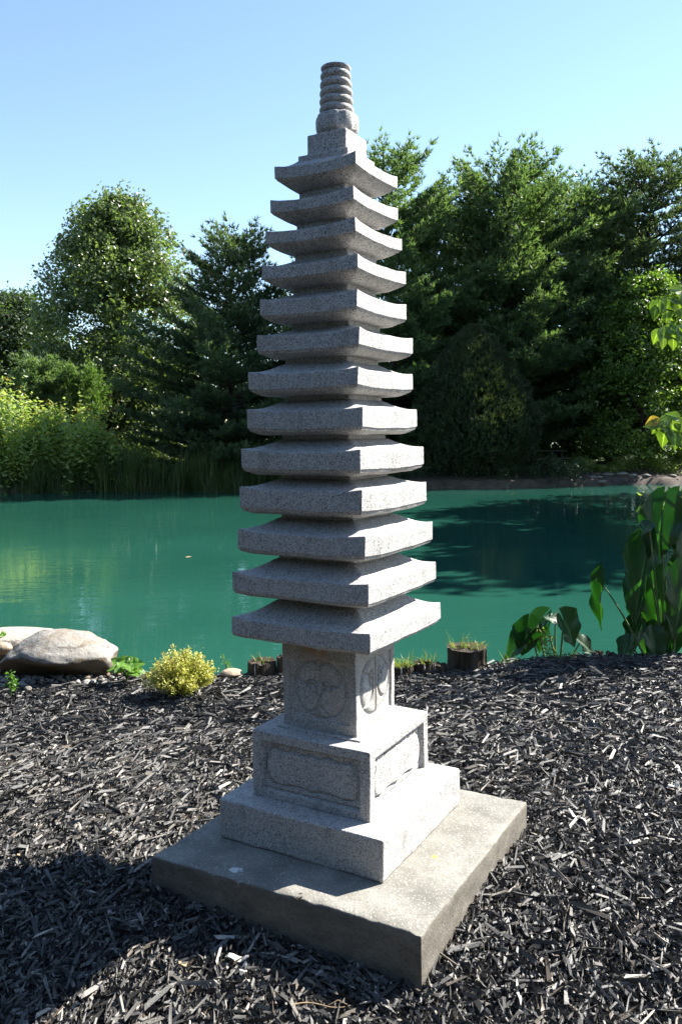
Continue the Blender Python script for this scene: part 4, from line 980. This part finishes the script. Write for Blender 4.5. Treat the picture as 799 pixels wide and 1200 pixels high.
# ------------------------------------------------------------------ young heart-leaved tree whose branches enter at right
bx = at(905, 800, 6.1); t = thing('heart_leaved_tree', 'young tree just outside the right edge whose twigs of large bright leaves reach in', 'tree', (bx[0], 6.1, -.45))
o0 = np.array([bx[0], 6.1, -.45]); r = random.Random(8); rn = np.random.default_rng(8)
mb = MB(); tr = np.array([[0, 0, -.2], [.05, 0, .9], [-.02, .03, 1.9], [.04, 0, 2.9], [.0, .0, 3.5]]); tube(mb, tr, [.05, .042, .034, .022, .012], 8); mb.build('trunk', M['bark'], t)
def branch(p0, p1, sag, rad=.012):
    q = np.linspace(0, 1, 9)[:, None]; pts = p0*(1-q)+p1*q+np.array([0, 0, 1])*(4*q*(1-q)*sag); mb = MB(); tube(mb, pts, np.linspace(rad, .003, 9), 6); mb.build('branch', M['bark'], t); return pts
hm = [leaf_mesh('leaf', .115, .105, .30, .22, .22, M['redbud'], k, .03, 11, 9) for k in range(5)]; hy = leaf_mesh('leaf', .12, .11, .3, .2, .2, M['redbud_yellow'], 9, .04, 11, 9)
def hl(px, py, ang, s, nrm=None, me=None, dy=0):
    B = at(px, py, 6.1+dy)-o0; a = math.radians(ang); d = np.array([math.sin(a)*s, -.35*s*r.random(), -math.cos(a)*s])
    o = place_leaf('leaf', me or hm[r.randrange(5)], B, B+d, nrm or (r.uniform(-.5, .3), -.9, r.uniform(.1, .7)), t); o.scale = (s, s, s)
branch(tr[2]+[0, 0, .9], at(766, 358, 6.1)-o0, -.05); branch(tr[2]+[0, 0, .6], at(770, 390, 6.1)-o0, -.02); branch(tr[2]-[0, 0, .3], at(762, 500, 6.1)-o0, .03)
for a_ in [(770, 356, -15, 1.05), (781, 355, 5, 1.25), (793, 352, 20, 1.3), (803, 345, 0, 1.2), (812, 350, 20, 1.2), (788, 350, 75, 1.0), (767, 362, -5, .7),
           (770, 389, -20, .8), (777, 388, 0, 1.15), (788, 387, 5, 1.25), (799, 386, -10, 1.2), (809, 390, 0, 1.2), (783, 384, 60, .9), (820, 385, 0, 1.2), (795, 340, -100, .8),
           (772, 494, -30, .9), (781, 492, -60, .9), (787, 497, 10, 1.1), (778, 505, -5, 1.1), (790, 506, 0, 1.2), (799, 495, 15, 1.2), (768, 497, -80, .8), (802, 508, 0, 1.2), (811, 500, 10, 1.2), (793, 489, -110, .8), (776, 498, 50, .8), (822, 505, 0, 1.2)]: hl(*a_)
hl(768, 492, -60, .8, None, hy)
for k in range(46):
    hl(r.uniform(835, 985), r.uniform(230, 560), r.uniform(-40, 40), 1.1, None, None, r.uniform(-.4, .4))
for k in range(9):
    a = at(r.uniform(840, 980), r.uniform(260, 520), 6.1+r.uniform(-.3, .3))-o0; branch(np.array([0, 0, a[2]-.25]), a, .02, .009)
# leaves drifting on the pond
lf = leaf_mesh('floating_leaf', .10, .07, .2, .1, .05, M['tan'], 3, .02, 7, 5)
for px, py, lab in [(219, 653, 'small brown leaf afloat on the water left of the pagoda')]:
    o = link('floating_leaf', lf, None, at(px, py, z=WATER_Z+.012)); o.rotation_euler = (.1, .1, px); tag(o, lab, 'leaf')

# ------------------------------------------------------------------ trees standing outside the frame
# right bank: their shade lies across the far right half of the pond
for k, (X0, Y0, h, lab) in enumerate([(14.6, 18.6, 11.6, 'leafy tree on the right bank outside the frame, nearest to the camera'), (15.6, 23.0, 12.4, 'leafy tree on the right bank outside the frame, second from the camera'), (16.6, 27.6, 12.2, 'leafy tree on the right bank outside the frame, farthest from the camera')]):
    broadleaf_tree('broadleaf_tree', lab, X0, Y0, h, 1.6, [(0, 1.7), (.3, 2.5), (.6, 2.6), (.85, 1.7), (1, .5)], 70, 130, .30, .8, M['maple_far'], 150+k, None, 0, .2)

def sky_blocker_woods():  # added leaf band behind the camera, unseen, dims sky light on the stone
    r = np.random.default_rng(160); n = 15000; a = np.radians(r.uniform(148, 338, n)); R_ = 15+r.normal(0, 1.0, n)
    top = 7.2+1.1*np.sin(a*7)+.7*np.sin(a*17+2); z = top*r.random(n)**.9
    P = np.stack([np.cos(a)*R_, np.sin(a)*R_+1, z+.1], 1); mb = MB(); leaves(mb, P, r.normal(size=(n, 3))+[0, 0, .5], .82, np.clip(r.normal(.35, .2, n), 0, 1), 0, .7, r)
    return mb
tag(sky_blocker_woods().build('sky_blocker_woods', M['woods']), 'unseen band of leaves added behind the viewer to dim the sky light', 'woods', kind='stuff')
